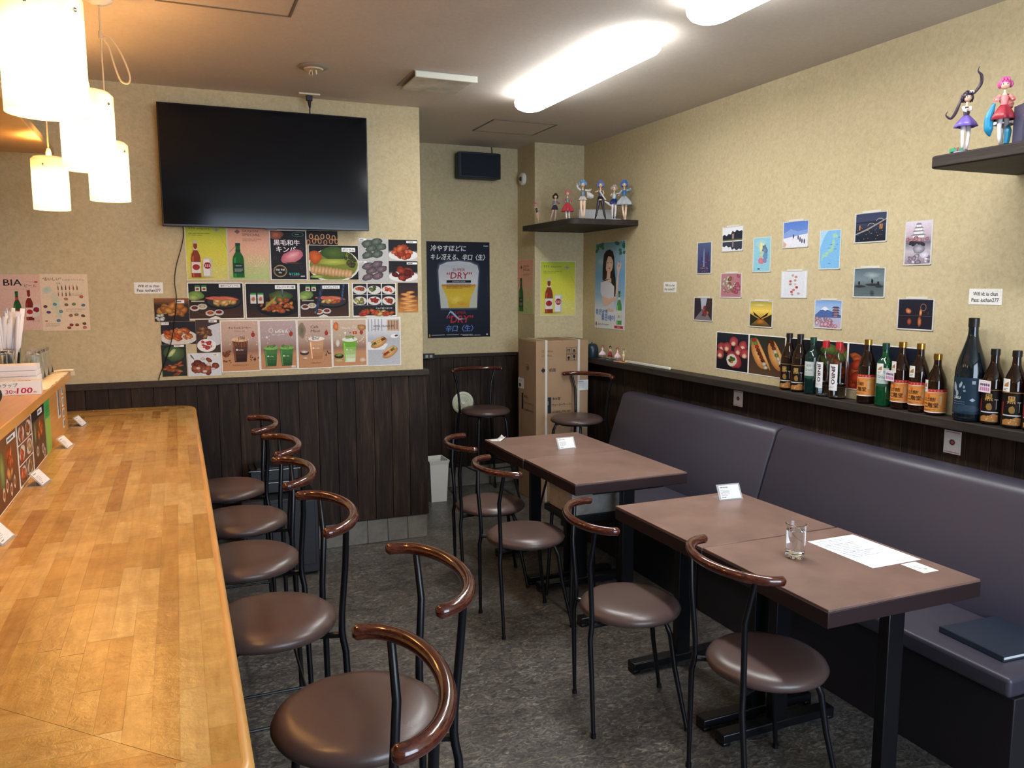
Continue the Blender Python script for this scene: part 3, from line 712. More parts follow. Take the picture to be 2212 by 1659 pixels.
# ================================================================= PRINTED THINGS
INKB = (28, 26, 28); WH = (244, 243, 240)
def px(c, k): return tuple(min(255, v*k) for v in c)
def bottle_art(a, x, y, h, c, label=WH, cap=None, logo=None, w=None):
    w = w or h*.30; r = w/2; p = [(-r, 0), (r, 0), (r, .52*h), (r*.86, .62*h), (r*.42, .74*h), (r*.36, .93*h), (-r*.36, .93*h), (-r*.42, .74*h), (-r*.86, .62*h), (-r, .52*h)]
    a.poly([(x+u, y+v) for u, v in p], c); a.poly([(x-r*.8, y+.02*h), (x-r*.45, y+.02*h), (x-r*.45, y+.6*h), (x-r*.8, y+.55*h)], px(c, 1.5))
    if label: a.rect(x-r*.98, y+.12*h, r*1.96, .30*h, label); a.rect(x-r*.42, y+.74*h, r*.84, .07*h, label)
    a.rect(x-r*.42, y+.92*h, r*.84, .08*h, cap or c)
    if logo: a.blob(x, y+.28*h, r*.8, .08*h, logo, logo, j=.02); a.disc(x, y+.80*h, r*.3, .03*h, logo)
def can_art(a, x, y, w, h):
    a.rect(x-w/2, y+.05*h, w, .88*h, (226, 224, 222)); a.rect(x-w*.42, y, w*.84, .06*h, (180, 180, 180)); a.rect(x-w*.4, y+.93*h, w*.8, .07*h, (200, 200, 200)); a.rect(x+w*.25, y+.05*h, w*.25, .88*h, (196, 193, 190))
    a.blob(x, y+.60*h, w*.42, .18*h, (176, 38, 44), (150, 28, 36), j=.02); a.text('333', x, y+.52*h, .14*h, WH, align='C')
def lotus(a, x, y, s, c):
    for k in range(-3, 4):
        an = k*.36; L = s*(1-.06*abs(k)); tx, ty = x+sin(an)*L, y+cos(an)*L; nx, ny = cos(an)*s*.2, -sin(an)*s*.2; mx, my = x+sin(an)*L*.55, y+cos(an)*L*.55
        P = [(x, y), (mx+nx, my+ny), (tx, ty), (mx-nx, my-ny)]
        for i in range(4):
            p, q = P[i], P[(i+1) % 4]; d = Vector((q[0]-p[0], q[1]-p[1])); n_ = Vector((-d.y, d.x)).normalized()*s*.012
            a.poly([(p[0]+n_.x, p[1]+n_.y), (q[0]+n_.x, q[1]+n_.y), (q[0]-n_.x, q[1]-n_.y), (p[0]-n_.x, p[1]-n_.y)], c)
def beer333(w, h):
    a = Art(w, h, (214, 214, 190)); a.grad(.004, .004, w-.008, h-.008, [(0, (214, 203, 120)), (.3, (216, 208, 84)), (.6, (209, 205, 72)), (1, (170, 185, 62))])
    a.text('333 export', .09*w, .875*h, .045*h, (96, 110, 40), w=.50*w, bold=.01); a.lines(.09*w, .81*h, .5*w, 2, .03*h, .008*h, (120, 128, 50))
    a.poly([(.75*w, .93*h), (.83*w, .885*h), (.75*w, .84*h), (.67*w, .885*h)], (150, 150, 112)); a.ring(.75*w, .885*h, .05*w, .03*h, .006*w, (210, 208, 170))
    a.poly([(.80*w, .82*h), (.81*w, .82*h), (.99*w, .56*h), (.985*w, .55*h)], (168, 176, 60))
    lotus(a, .72*w, .14*h, .24*w, (226, 226, 150)); lotus(a, .62*w, .28*h, .18*w, (222, 224, 130)); lotus(a, .92*w, .12*h, .2*w, (226, 226, 150))
    a.blob(.35*w, .055*h, .3*w, .02*h, (176, 150, 60), (206, 192, 90))
    bottle_art(a, .235*w, .05*h, .64*h, (134, 58, 34), (222, 216, 208), (196, 190, 176), (160, 42, 44), w=.22*w); can_art(a, .50*w, .06*h, .2*w, .33*h); return a
def saigon(w, h):
    a = Art(w, h, (216, 190, 176)); a.grad(.003, .004, w-.006, h-.008, [(0, (176, 200, 130)), (.25, (196, 196, 140)), (.5, (226, 178, 150)), (1, (222, 160, 140))])
    a.poly([(.24*w, .90*h), (.31*w, .86*h), (.24*w, .82*h), (.17*w, .86*h)], (120, 100, 110)); a.text('SAIGON', .36*w, .855*h, .042*h, (126, 88, 74), w=.38*w, bold=.02); a.text('SPECIAL', .36*w, .79*h, .042*h, (126, 88, 74), w=.43*w, bold=.02)
    a.lines(.36*w, .73*h, .48*w, 2, .03*h, .008*h, (150, 110, 92)); lotus(a, .67*w, .24*h, .34*w, (238, 212, 170)); lotus(a, .62*w, .12*h, .2*w, (230, 220, 160))
    a.poly([(.2*w, .62*h), (.21*w, .62*h), (.05*w, .5*h), (.03*w, .5*h)], (140, 130, 110)); a.blob(.25*w, .055*h, .22*w, .015*h, (126, 140, 80), (176, 190, 120))
    bottle_art(a, .24*w, .05*h, .61*h, (24, 96, 40), (28, 62, 48), (20, 70, 40), None, w=.27*w); a.text('SAIGON', .24*w, .25*h, .018*h, (226, 226, 210), align='C'); a.lines(.14*w, .2*h, .2*w, 4, .015*h, .005*h, (190, 196, 180)); return a
MEAT = [(196, 92, 40), (212, 120, 58), (170, 62, 28), (226, 150, 84), (150, 48, 24)]
def pile(a, cx, cy, rx, ry, cols, n, s, el=.6):
    for i in range(n):
        an = a.R.uniform(0, 2*pi); k = a.R.uniform(0, 1)**.6; x, y = cx+rx*k*cos(an), cy+ry*k*sin(an)
        c = a.R.choice(cols); u = a.R.uniform(.7, 1.3)*s; a.blob(x, y, u, u*a.R.uniform(el*.7, min(1, el*1.4)), px(c, 1.08), px(c, .58), n=10, ang=a.R.uniform(-.8, .8))
def tagjp(a, x, y, w, h, s):
    a.rect(x, y, w, h, WH)
    if s is None: a.lines(x+w*.1, y+h*.3, w*.8, 1, h, h*.4, (90, 88, 90)); return
    a.text(s, x+w*.08, y+h*.2, h*.62, INKB, w=w*.84, bold=.02)
def grillpan(a, W, H, x0=0, smoke=False):
    """dark table, grill pan with pork belly, dipping bowls, lettuce"""
    a.grad(0+x0, 0, W, H, [(0, (74, 46, 34)), (.4, (50, 33, 28)), (.62, (26, 22, 24)), (1, (22, 22, 26))])
    a.blob(.13*W, .66*H, .15*W, .13*H, (150, 176, 92), (92, 122, 48), j=.1); a.blob(.08*W, .6*H, .1*W, .09*H, (176, 196, 120), (116, 140, 60)); a.rect(.04*W, .48*H, .24*W, .03*H, (190, 186, 160))
    for k in range(2): a.rect((.12+.12*k)*W, .78*H, .09*W, .15*H, (206, 214, 200)); a.rect((.12+.12*k)*W, .9*H, .09*W, .05*H, (40, 120, 50)); a.blob((.165+.12*k)*W, .84*H, .03*W, .03*H, (190, 40, 40))
    a.disc(.64*W, .45*H, .33*W, .2*H, (18, 18, 20)); a.disc(.64*W, .48*H, .31*W, .17*H, (52, 48, 46))
    pile(a, .64*W, .47*H, .2*W, .08*H, [(226, 170, 90), (232, 196, 120), (200, 96, 44)], 16, .06*W)
    for k in range(7): a.blob((.46+.05*k)*W, (.56+.012*(k % 3))*H, .16*W, .035*H, (226, 140, 112), (186, 84, 60), ang=-.12)
    for x, y, c in ((.10, .3, (120, 44, 28)), (.24, .34, (214, 200, 150)), (.38, .15, (200, 84, 36)), (.54, .17, (140, 40, 30))):
        a.blob(x*W, y*H, .09*W, .085*H, (236, 234, 228), (190, 186, 178), j=.02); a.blob(x*W, (y+.01)*H, .06*W, .05*H, c, px(c, .7), j=.02)
    a.poly([(.36*W, 0), (.58*W, 0), (.52*W, .05*H), (.47*W, .07*H), (.42*W, .04*H)], (226, 222, 214))
    if smoke:
        for k in range(5): a.blob((.33+.03*k)*W, (.2+.17*k)*H, .035*W, .12*H, (60, 76, 120), (34, 36, 50), j=.2); a.blob((.86+.01*k)*W, (.55+.1*k)*H, .025*W, .08*H, (80, 100, 150), (34, 36, 50), j=.2)
def sub(a, x, y, w, h, fn):
    """draw a picture into a rectangle of the sheet"""
    n0 = len(a.V); a.clip = (0, 0, w, h); fn(a, w, h); a.clip = (0, 0, a.w, a.h)
    a.V = a.V[:n0]+[(u+x, v+y, z) for u, v, z in a.V[n0:]]
def pic(w, h, fn, m=0, bg=WH):
    a = Art(w, h, bg); a.step = 3e-5; sub(a, m, m, w-2*m, h-2*m, fn); return a
MG = 'menu pictures on the partition wall'
def menu(fn, x0, x1, z0, z1, lab, m=0, name='menu_picture', layer=0):
    a = pic(x1-x0, z1-z0, fn, m); a.on_back(name, x0, z0, YP-.0004-.0016*layer, lab, 'menu picture', MG)
beer333(.208, .297).on_back('beer_poster', .054, 1.533, YP-.0004, 'yellow-green beer poster with bottle and can, first under the television', 'poster')
saigon(.210, .297).on_back('beer_poster', .263, 1.533, YP-.0004, 'pink beer poster with a green bottle, under the television', 'poster')
def kuroge(a, w, h):
    a.rect(0, 0, w, h, (30, 28, 32)); a.blob(.15*w, .92*h, .22*w, .1*h, (200, 120, 90), (120, 60, 50)); a.ring(.78*w, .93*h, .17*w, .05*h, .01*w, (70, 150, 150)); a.lines(.70*w, .92*h, .16*w, 1, .01*h, .02*h, (170, 140, 110))
    a.text('黒毛和牛', .09*w, .70*h, .115*h, (250, 238, 240), w=.74*w, bold=.03); a.text('キンパ', .16*w, .56*h, .115*h, (250, 238, 240), w=.55*w, bold=.03)
    a.blob(.60*w, .47*h, .33*w, .13*h, (226, 150, 160), (186, 96, 112), ang=.35, j=.08); a.blob(.62*w, .5*h, .2*w, .06*h, (240, 182, 186), (216, 130, 142), ang=.35)
    a.blob(.66*w, .335*h, .25*w, .02*h, (80, 60, 44)); a.ring(.25*w, .17*h, .19*w, .125*h, .014*w, (196, 172, 110)); a.ring(.25*w, .17*h, .16*w, .105*h, .006*w, (196, 172, 110))
    a.text('한달 특별', .25*w, .175*h, .04*h, WH, align='C', w=.24*w, bold=.02); a.text('메뉴', .25*w, .12*h, .035*h, WH, align='C', bold=.02)
    a.text('¥1580', .50*w, .08*h, .055*h, (60, 190, 180), w=.29*w, bold=.02); a.rect(.5*w, .06*h, .28*w, .006*h, (150, 60, 60)); a.rect(.83*w, .05*h, .12*w, .025*h, (190, 190, 200))
    for x, y in ((.12, .44), (.88, .63), (.86, .25)): a.ring(x*w, y*h, .05*w, .035*h, .006*w, (90, 90, 92), n=5)
menu(kuroge, .477, .671, 1.535, 1.803, 'black menu poster with white lettering and a pink slab of meat', .004, 'menu_poster')
def onion(a, w, h):
    a.rect(0, 0, w, h, (34, 26, 30))
    for i in range(11): x = (.06+.09*i)*w; y = (.18+.34*(i % 2)+(.08 if i % 3 else 0))*h; a.ring(x, y, .065*w, .2*h, .03*w, (214, 158, 110) if i % 2 else (196, 136, 90), 14)
menu(onion, .672, .842, 1.727, 1.803, 'narrow picture of fried rings tucked under the television')
def bossam(a, w, h):
    a.rect(0, 0, w, h, (26, 24, 22)); a.disc(.5*w, .42*h, .52*w, .5*h, (222, 220, 210)); a.disc(.5*w, .44*h, .49*w, .46*h, (120, 130, 50))
    a.blob(.12*w, .66*h, .13*w, .2*h, (214, 110, 50), (176, 70, 30)); a.blob(.5*w, .78*h, .28*w, .2*h, (86, 110, 46), (52, 76, 30)); a.blob(.48*w, .52*h, .3*w, .1*h, (190, 196, 90), (140, 150, 50)); pile(a, .82*w, .55*h, .1*w, .22*h, [(70, 70, 30), (92, 84, 40)], 10, .05*w)
    for i in range(12): a.blob((.07+.068*i)*w, (.30-.012*i)*h, .05*w, .13*h, (226, 190, 140), (176, 130, 84), ang=-.2)
    a.blob(.15*w, .09*h, .14*w, .05*h, (190, 200, 110), (120, 140, 60)); tagjp(a, .66*w, .82*h, .28*w, .12*h, 'ボッサム')
menu(bossam, .681, .956, 1.535, 1.7265, 'picture of sliced boiled pork with greens on a white plate', .002)
def rolls(col, lab):
    def f(a, w, h):
        a.rect(0, 0, w, h, (188, 188, 186))
        for x, y in ((.3, .25), (.62, .3), (.42, .55), (.75, .62), (.3, .75), (.6, .85)):
            a.blob(x*w, y*h, .2*w, .16*h, px(col, 1.15), px(col, .6), ang=.3); a.ring((x+.12)*w, y*h, .06*w, .11*h, .012*w, px(col, .55), 12)
        tagjp(a, .02*w, .9*h, .24*w, .08*h, lab)
    return f
def redmeat(cols, lab):
    def f(a, w, h):
        a.grad(0, 0, w, h, [(0, (200, 196, 190)), (.35, (170, 164, 160)), (.5, (30, 26, 30)), (1, (26, 24, 28))]); a.disc(.5*w, .28*h, .52*w, .25*h, (224, 222, 218)); pile(a, .48*w, .42*h, .3*w, .22*h, cols, 18, .13*w); tagjp(a, .62*w, .85*h, .36*w, .1*h, lab)
    return f
menu(rolls((98, 108, 96), None), .957, 1.128, 1.643, 1.769, 'picture of grey-green ice rolls, top left of the right-hand square of four')
menu(rolls((120, 100, 108), None), .957, 1.128, 1.5225, 1.6425, 'picture of purple-grey rolls, lower left of the right-hand square of four')
menu(redmeat([(206, 84, 40), (222, 110, 62), (180, 62, 30)], None), 1.129, 1.298, 1.643, 1.764, 'picture of orange fried chicken, upper right of the square of four')
menu(redmeat([(140, 36, 22), (170, 58, 36), (96, 22, 16)], None), 1.129, 1.298, 1.5225, 1.6425, 'picture of dark red glazed chicken, lower right of the square of four')
def r1(a, w, h): grillpan(a, w, h); tagjp(a, .56*w, .88*h, .40*w, .10*h, '極切りサムギョプサル')
def r3(a, w, h): grillpan(a, w, h, smoke=True); tagjp(a, .46*w, .85*h, .36*w, .10*h, 'サムギョプサル')
def r2(a, w, h):
    a.grad(0, 0, w, h, [(0, (66, 42, 32)), (.3, (40, 30, 28)), (1, (26, 26, 30))]); a.disc(.62*w, .32*h, .42*w, .3*h, (20, 18, 20))
    a.blob(.66*w, .62*h, .24*w, .18*h, (96, 116, 60), (56, 70, 34)); pile(a, .60*w, .36*h, .32*w, .2*h, [(208, 118, 52), (190, 92, 40), (224, 146, 74), (168, 76, 36)], 46, .055*w)
    for k in range(5): a.blob((.38+.04*k)*w, (.34+.05*k)*h, .012*w, .12*h, (196, 190, 90), ang=-.5)
    for k in range(2): a.rect((.08+.14*k)*w, .42*h, .11*w, .3*h, (214, 216, 206)); a.rect((.08+.14*k)*w, .68*h, .11*w, .05*h, (50, 140, 60)); a.blob((.135+.14*k)*w, .55*h, .04*w, .07*h, (190, 60, 50), (190, 150, 130))
    a.blob(.70*w, .8*h, .02*w, .2*h, (110, 130, 170), (50, 56, 70)); tagjp(a, .56*w, .84*h, .40*w, .12*h, 'カムジャタン鍋')
menu(r1, .054, .333, 1.328, 1.521, 'white-framed grill pan picture, first in the middle row', .0045)
menu(r2, .340, .619, 1.328, 1.519, 'white-framed picture of a heaped orange stew pot, second in the middle row', .0045)
menu(r3, .622, .898, 1.328, 1.518, 'white-framed smoky grill pan picture, third in the middle row', .0045)
def r4(a, w, h):
    cs = [[(206, 84, 40)], [(96, 110, 50)], [(204, 74, 36)], [(176, 170, 96)], [(176, 50, 36)], [(196, 76, 40)]]
    for i in range(6):
        x, y = (i % 3)*w/3, (.66-.33*(i//3))*h; a.rect(x+.003, y+.002, w/3-.005, h*.32, (44, 38, 36)); a.disc(x+w/6, y+.14*h, w*.155, .13*h, (216, 212, 206)); pile(a, x+w/6, y+.16*h, w*.08, .08*h, [px(cs[i][0], k) for k in (.8, 1, 1.2)], 7, .05*w)
    a.rect(.003, .005, w-.006, .31*h, (36, 34, 36)); pile(a, .5*w, .1*h, .4*w, .06*h, [(206, 84, 40), (96, 110, 50), (196, 56, 46), (214, 180, 110), (220, 110, 50)], 18, .07*w); a.text('キムチ盛り合わせ', .53*w, .22*h, .05*h, WH, w=.38*w)
menu(r4, .914, 1.168, 1.327, 1.519, 'picture grid of six small kimchi plates at the end of the middle row', .003)
def r5(a, w, h):
    a.grad(0, 0, w, h, [(0, (196, 130, 66)), (.6, (60, 40, 34)), (1, (40, 34, 38))])
    for i in range(9): a.blob((.5+.1*(-1)**i)*w, (.07+.075*i)*h, (.46-.03*i)*w, .05*h, (232, 178, 106), (176, 104, 50), ang=.1*(-1)**i)
menu(r5, 1.179, 1.298, 1.350, 1.520, 'narrow picture of stacked flat pancakes beside the kimchi grid')
def l1(a, w, h):
    a.grad(0, 0, w, h, [(0, (40, 34, 34)), (.7, (60, 40, 30)), (1, (150, 96, 56))]); pile(a, .5*w, .48*h, .36*w, .22*h, [(214, 146, 70), (190, 116, 50), (226, 166, 92)], 20, .13*w); pile(a, .14*w, .2*h, .12*w, .14*h, [(232, 230, 222), (214, 212, 206)], 8, .07*w); tagjp(a, .62*w, .78*h, .25*w, .14*h, None)
def l2(a, w, h):
    a.rect(0, 0, w, h, (36, 32, 40)); a.disc(.5*w, .3*h, .54*w, .34*h, (214, 206, 200)); pile(a, .48*w, .42*h, .38*w, .28*h, [(216, 116, 54), (196, 84, 36), (230, 150, 84)], 30, .11*w, .45); tagjp(a, .01*w, .86*h, .22*w, .12*h, 'トッポギ')
def l2b(a, w, h):
    a.rect(0, 0, w, h, (70, 52, 48)); a.poly([(.4*w, .1*h), (w, .25*h), (w, h*.9), (.5*w, .8*h)], (206, 208, 214)); pile(a, .35*w, .62*h, .32*w, .14*h, [(146, 92, 52), (176, 124, 74), (110, 70, 42)], 22, .1*w); a.disc(.42*w, .22*h, .40*w, .2*h, (232, 230, 226)); pile(a, .38*w, .24*h, .2*w, .12*h, [(214, 60, 52), (236, 220, 214), (226, 96, 80)], 12, .1*w); tagjp(a, .55*w, .92*h, .34*w, .07*h, None)
def l3(a, w, h):
    a.rect(0, 0, w, h, (40, 44, 40)); a.blob(.5*w, .72*h, .42*w, .24*h, (96, 122, 76), (52, 72, 44)); a.blob(.42*w, .74*h, .09*w, .16*h, (210, 216, 166), (150, 170, 110), ang=-.7); pile(a, .45*w, .25*h, .38*w, .2*h, [(176, 96, 50), (146, 68, 36), (196, 120, 66)], 18, .14*w, .35); tagjp(a, .52*w, .93*h, .4*w, .06*h, None)
def l4(a, w, h):
    a.rect(0, 0, w, h, (214, 218, 224)); pile(a, .5*w, .42*h, .38*w, .3*h, [(150, 72, 44), (176, 96, 62), (124, 54, 34)], 20, .12*w, .9)
    for x, y in ((.45, .75), (.3, .35), (.62, .5), (.75, .3), (.5, .2)): a.blob(x*w, y*h, .07*w, .06*h, (226, 216, 212), (190, 150, 136))
    a.blob(.14*w, .84*h, .02*w, .14*h, (90, 130, 60), ang=.6); tagjp(a, .76*w, .86*h, .16*w, .1*h, None)
menu(l1, -.109, .058, 1.320, 1.441, 'picture of golden fried pieces with white radish, leftmost of the wall')
menu(l2, -.083, .085, 1.200, 1.319, 'picture of orange rice cakes on a white plate, left end of the wall display')
menu(l2b, .086, .204, 1.152, 1.326, 'tall picture with a plate of red and white radish, left of the drink posters')
menu(l3, -.087, .033, 1.033, 1.199, 'picture of green leaves over grilled ribs, lowest at the left end')
menu(l4, .038, .203, 1.028, 1.150, 'picture of brown fried chicken lumps on a pale ground, just left of the drink posters')
def cup(a, x, y, h, c1, c2, foam, w=.4, logo='iu chan'):
    W = h*w; n = 6; lay = [(0, c2), (.45, c1), (1, c1)]
    for i in range(n): 
        t0, t1 = i/n, (i+1)/n; c = tuple(c2[k]+(c1[k]-c2[k])*min(1, t0*1.5) for k in range(3)); w0, w1 = W*(.75+.25*t0), W*(.75+.25*t1)
        a.poly([(x-w0/2, y+h*.82*t0), (x+w0/2, y+h*.82*t0), (x+w1/2, y+h*.82*t1), (x-w1/2, y+h*.82*t1)], c)
    a.poly([(x-W*.36, y+.03*h), (x-W*.28, y+.03*h), (x-W*.36, y+h*.7), (x-W*.45, y+h*.7)], px(c1, 1.25))
    a.blob(x, y+h*.82, W*.56, h*.09, px(foam, 1.04), foam, j=.03); pile(a, x, y+h*.88, W*.4, h*.05, [foam, px(foam, .82)], 8, W*.11); a.disc(x-W*.22, y+h*.45, W*.06, W*.06, WH, 12); a.text(logo, x-W*.12, y+h*.42, h*.05, WH, w=W*.3)
def beans(a, cx, cy, s, n):
    for i in range(n): a.blob(cx+a.R.uniform(-s, s), cy+a.R.uniform(-s*.7, s*.7), s*.16, s*.11, (96, 58, 40), (48, 28, 22), n=7, ang=a.R.uniform(0, 3))
def cafe_bg(a, w, h, top=(206, 176, 160)):
    a.grad(0, 0, w, h, [(0, (196, 140, 98)), (.30, (190, 140, 102)), (.40, (150, 112, 92)), (.62, px(top, .92)), (1, top)])
    for i in range(16): a.blob(a.R.uniform(.03, .97)*w, a.R.uniform(.5, .97)*h, .022*w, .014*h, px(top, 1.16), px(top, 1.05), n=6)
    a.blob(.86*w, .72*h, .05*w, .05*h, (196, 60, 40), (140, 36, 26)); a.rect(.845*w, .77*h, .03*w, .02*h, (60, 40, 36))
def c1(a, w, h):
    cafe_bg(a, w, h); a.text('キャラメルコーヒー', .5*w, .84*h, .05*h, (70, 42, 32), w=.6*w, align='C', bold=.02); a.text('Caramel Coffee', .5*w, .79*h, .022*h, (110, 80, 66), align='C'); pile(a, .14*w, .36*h, .1*w, .06*h, [(146, 76, 40)], 6, .07*w)
    cup(a, .5*w, .18*h, .55*h, (104, 62, 40), (50, 26, 20), (222, 186, 150), .55); 
    for i in range(6): a.rect((.30+.075*i)*w, (.47+.03*(i % 3))*h, .014*w, .12*h, (170, 110, 60))
    beans(a, .88*w, .25*h, .12*w, 16); pile(a, .15*w, .2*h, .12*w, .04*h, [(150, 92, 50)], 6, .03*w); a.text('キャラメルコーヒー', .5*w, .10*h, .035*h, (96, 60, 44), w=.44*w, align='C')
def c2(a, w, h):
    cafe_bg(a, w, h, (190, 168, 166)); a.text('iuちゃん', .60*w, .74*h, .075*h, WH, w=.36*w, align='C', bold=.03); a.ring(.30*w, .80*h, .06*w, .045*h, .01*w, WH); a.text('韓国・ベトナム料理', .5*w, .70*h, .022*h, WH, w=.34*w, align='C'); a.disc(.18*w, .66*h, .035*w, .025*h, (220, 214, 214))
    cup(a, .28*w, .06*h, .46*h, (72, 124, 60), (42, 84, 42), (130, 176, 90), .58); cup(a, .72*w, .06*h, .46*h, (72, 124, 60), (42, 84, 42), (130, 176, 90), .58); beans(a, .1*w, .07*h, .06*w, 4); a.rect(.84*w, .015*h, .12*w, .045*h, (214, 206, 196))
def c3(a, w, h):
    cafe_bg(a, w, h, (204, 174, 158)); a.blob(.12*w, .78*h, .12*w, .16*h, (96, 100, 76), (150, 130, 110)); a.text('Cafe', .50*w, .83*h, .055*h, (96, 60, 50), w=.24*w, align='C', slant=.2, bold=.01); a.text('Muoi', .52*w, .745*h, .055*h, (96, 60, 50), w=.27*w, align='C', slant=.2, bold=.01)
    cup(a, .55*w, .18*h, .52*h, (206, 160, 122), (176, 122, 84), (236, 226, 214), .58); beans(a, .9*w, .3*h, .11*w, 14); a.blob(.18*w, .32*h, .14*w, .05*h, (90, 56, 42), (60, 38, 30), j=.02); a.blob(.18*w, .34*h, .11*w, .03*h, (236, 232, 226)); a.blob(.2*w, .21*h, .08*w, .025*h, (236, 226, 214), (190, 150, 120)); a.text('Café Muoi', .52*w, .09*h, .03*h, (110, 72, 56), w=.3*w, align='C')
def c4(a, w, h):
    cafe_bg(a, w, h, (208, 184, 160)); a.blob(.10*w, .86*h, .08*w, .09*h, (232, 150, 80), (196, 90, 40)); a.blob(.88*w, .83*h, .14*w, .07*h, (206, 156, 96), (150, 100, 60)); a.text('“Matcha ラテ”', .5*w, .80*h, .05*h, (240, 232, 220), w=.52*w, align='C'); a.disc(.37*w, .72*h, .03*w, .02*h, WH); a.blob(.52*w, .72*h, .02*w, .015*h, (206, 40, 40)); a.rect(.60*w, .69*h, .12*w, .055*h, (196, 40, 36)); a.blob(.66*w, .718*h, .02*w, .015*h, (236, 206, 60), (236, 206, 60), n=10)
    cup(a, .50*w, .08*h, .60*h, (112, 170, 52), (222, 226, 196), (228, 232, 210), .50); a.blob(.5*w, .63*h, .14*w, .02*h, (150, 190, 90)); a.blob(.17*w, .22*h, .14*w, .05*h, (76, 50, 40)); a.blob(.17*w, .24*h, .11*w, .03*h, (146, 180, 70)); a.blob(.16*w, .12*h, .12*w, .03*h, (170, 196, 96), (196, 170, 120)); a.blob(.14*w, .5*h, .06*w, .08*h, (232, 226, 220), (200, 180, 160)); a.blob(.88*w, .12*h, .1*w, .05*h, (226, 206, 200), (200, 160, 130))
def c5(a, w, h):
    a.grad(0, 0, w, h, [(0, (186, 188, 192)), (.55, (176, 178, 184)), (.72, (206, 208, 212)), (1, (226, 226, 226))])
    for i in range(5): a.rect((.02+.1*i)*w, .72*h, .03*w, .26*h, (160, 160, 166)); 
    a.rect(.6*w, .72*h, .38*w, .24*h, (196, 166, 140)); 
    for i in range(4): a.rect((.63+.085*i)*w, .75*h, .05*w, .19*h, (150, 116, 92))
    a.text('MENU BANH MI', .5*w, .80*h, .045*h, (50, 44, 40), w=.62*w, align='C', bold=.01); a.lines(.16*w, .76*h, .3*w, 1, .02*h, .01*h, (90, 84, 80)); a.poly([(0, .33*h), (.5*w, .33*h), (.62*w, .45*h), (0, .5*h)], (226, 226, 228))
    for cx, cy, an in ((.34, .49, .45), (.68, .28, .55)):
        a.blob(cx*w, (cy-.02)*h, .27*w, .085*h, (222, 174, 110), (176, 120, 66), ang=an, j=.03)
        for k in range(-3, 4): a.blob((cx+.062*k*cos(an))*w, (cy+.015+.062*k*sin(an)*w/h)*h, .045*w, .028*h, a.R.choice([(120, 150, 66), (176, 66, 44), (120, 66, 44), (226, 206, 120)]), ang=an)
        a.blob((cx-.05)*w, (cy+.05)*h, .24*w, .025*h, (232, 190, 130), (190, 136, 80), ang=an, j=.03)
    a.disc(.82*w, .61*h, .12*w, .045*h, (232, 232, 232)); a.blob(.88*w, .62*h, .05*w, .02*h, (110, 50, 40))
menu(c1, .206, .403, 1.043, 1.320, 'iced caramel coffee poster, first of the drink row', .0045, 'menu_poster')
menu(c2, .4045, .603, 1.046, 1.319, 'poster with two green iced drinks on a mauve ground', .0045, 'menu_poster')
menu(c3, .6045, .794, 1.044, 1.319, 'poster with a pale milk coffee cup, centre of the drink row', .0045, 'menu_poster')
menu(c4, .7955, .992, 1.048, 1.317, 'poster with a green and white layered iced drink', .0045, 'menu_poster')
menu(c5, .9935, 1.190, 1.045, 1.323, 'grey-white sandwich menu poster with two filled baguettes, last of the drink row', .003, 'menu_poster')

# text slips
def wifi(w, h):
    a = Art(w, h, (238, 237, 232)); a.text('Wifi id: iu chan', w/2, h*.56, h*.24, INKB, w=.74*w, align='C', bold=.03); a.text('Pass: iuchan277', w/2, h*.17, h*.25, INKB, w=.82*w, align='C', bold=.03); return a
wifi(.135, .057).on_back('wifi_sign', -.197, 1.465, YP-.0004, 'white wifi password slip on the partition wall, left of the menu pictures', 'sign')
wifi(.135, .061).on_right('wifi_sign', 4.230, 1.461, XR-.0004, 'small far wifi password slip on the right wall, near the blue poster', 'sign')
wifi(.133, .059).on_right('wifi_sign', 2.154, 1.427, XR-.0004, 'white wifi password slip above the large dark bottle', 'sign')
def bia1(w, h):
    a = Art(w, h, (222, 186, 170)); a.step = 3e-5; a.text('BIA', .40*w, .80*h, .11*h, (52, 34, 30), w=.30*w, bold=.03); a.text('ベトナムの', .76*w, .86*h, .02*h, (140, 50, 40)); a.rect(.91*w, .85*h, .05*w, .03*h, (196, 60, 50)); a.text('ビール', .74*w, .77*h, .055*h, (90, 40, 34), w=.2*w, bold=.01)
    for i in range(9): a.ring((.42+.05*i)*w, .74*h, .016*w, .008*h, .003*w, (110, 90, 80), 6, pi, 2*pi)
    bottle_art(a, .60*w, .12*h, .58*h, (44, 90, 44), (200, 60, 50), w=.13*w); bottle_art(a, .80*w, .18*h, .54*h, (120, 40, 30), (226, 210, 196), None, (178, 34, 40), w=.13*w)
    a.poly([(.84*w, .22*h), (.96*w, .26*h), (.98*w, .46*h), (.86*w, .45*h)], (216, 206, 196)); a.blob(.91*w, .37*h, .05*w, .045*h, (178, 34, 40)); a.text('ビール', .84*w, .15*h, .03*h, (130, 60, 50), w=.12*w); bottle_art(a, .18*w, .1*h, .58*h, (60, 30, 20), (222, 200, 120), w=.13*w); return a
bia1(.255, .272).on_back('beer_guide_poster', -.870, 1.289, YP-.0004, 'pink beer guide poster at the left edge, behind the straws', 'poster')
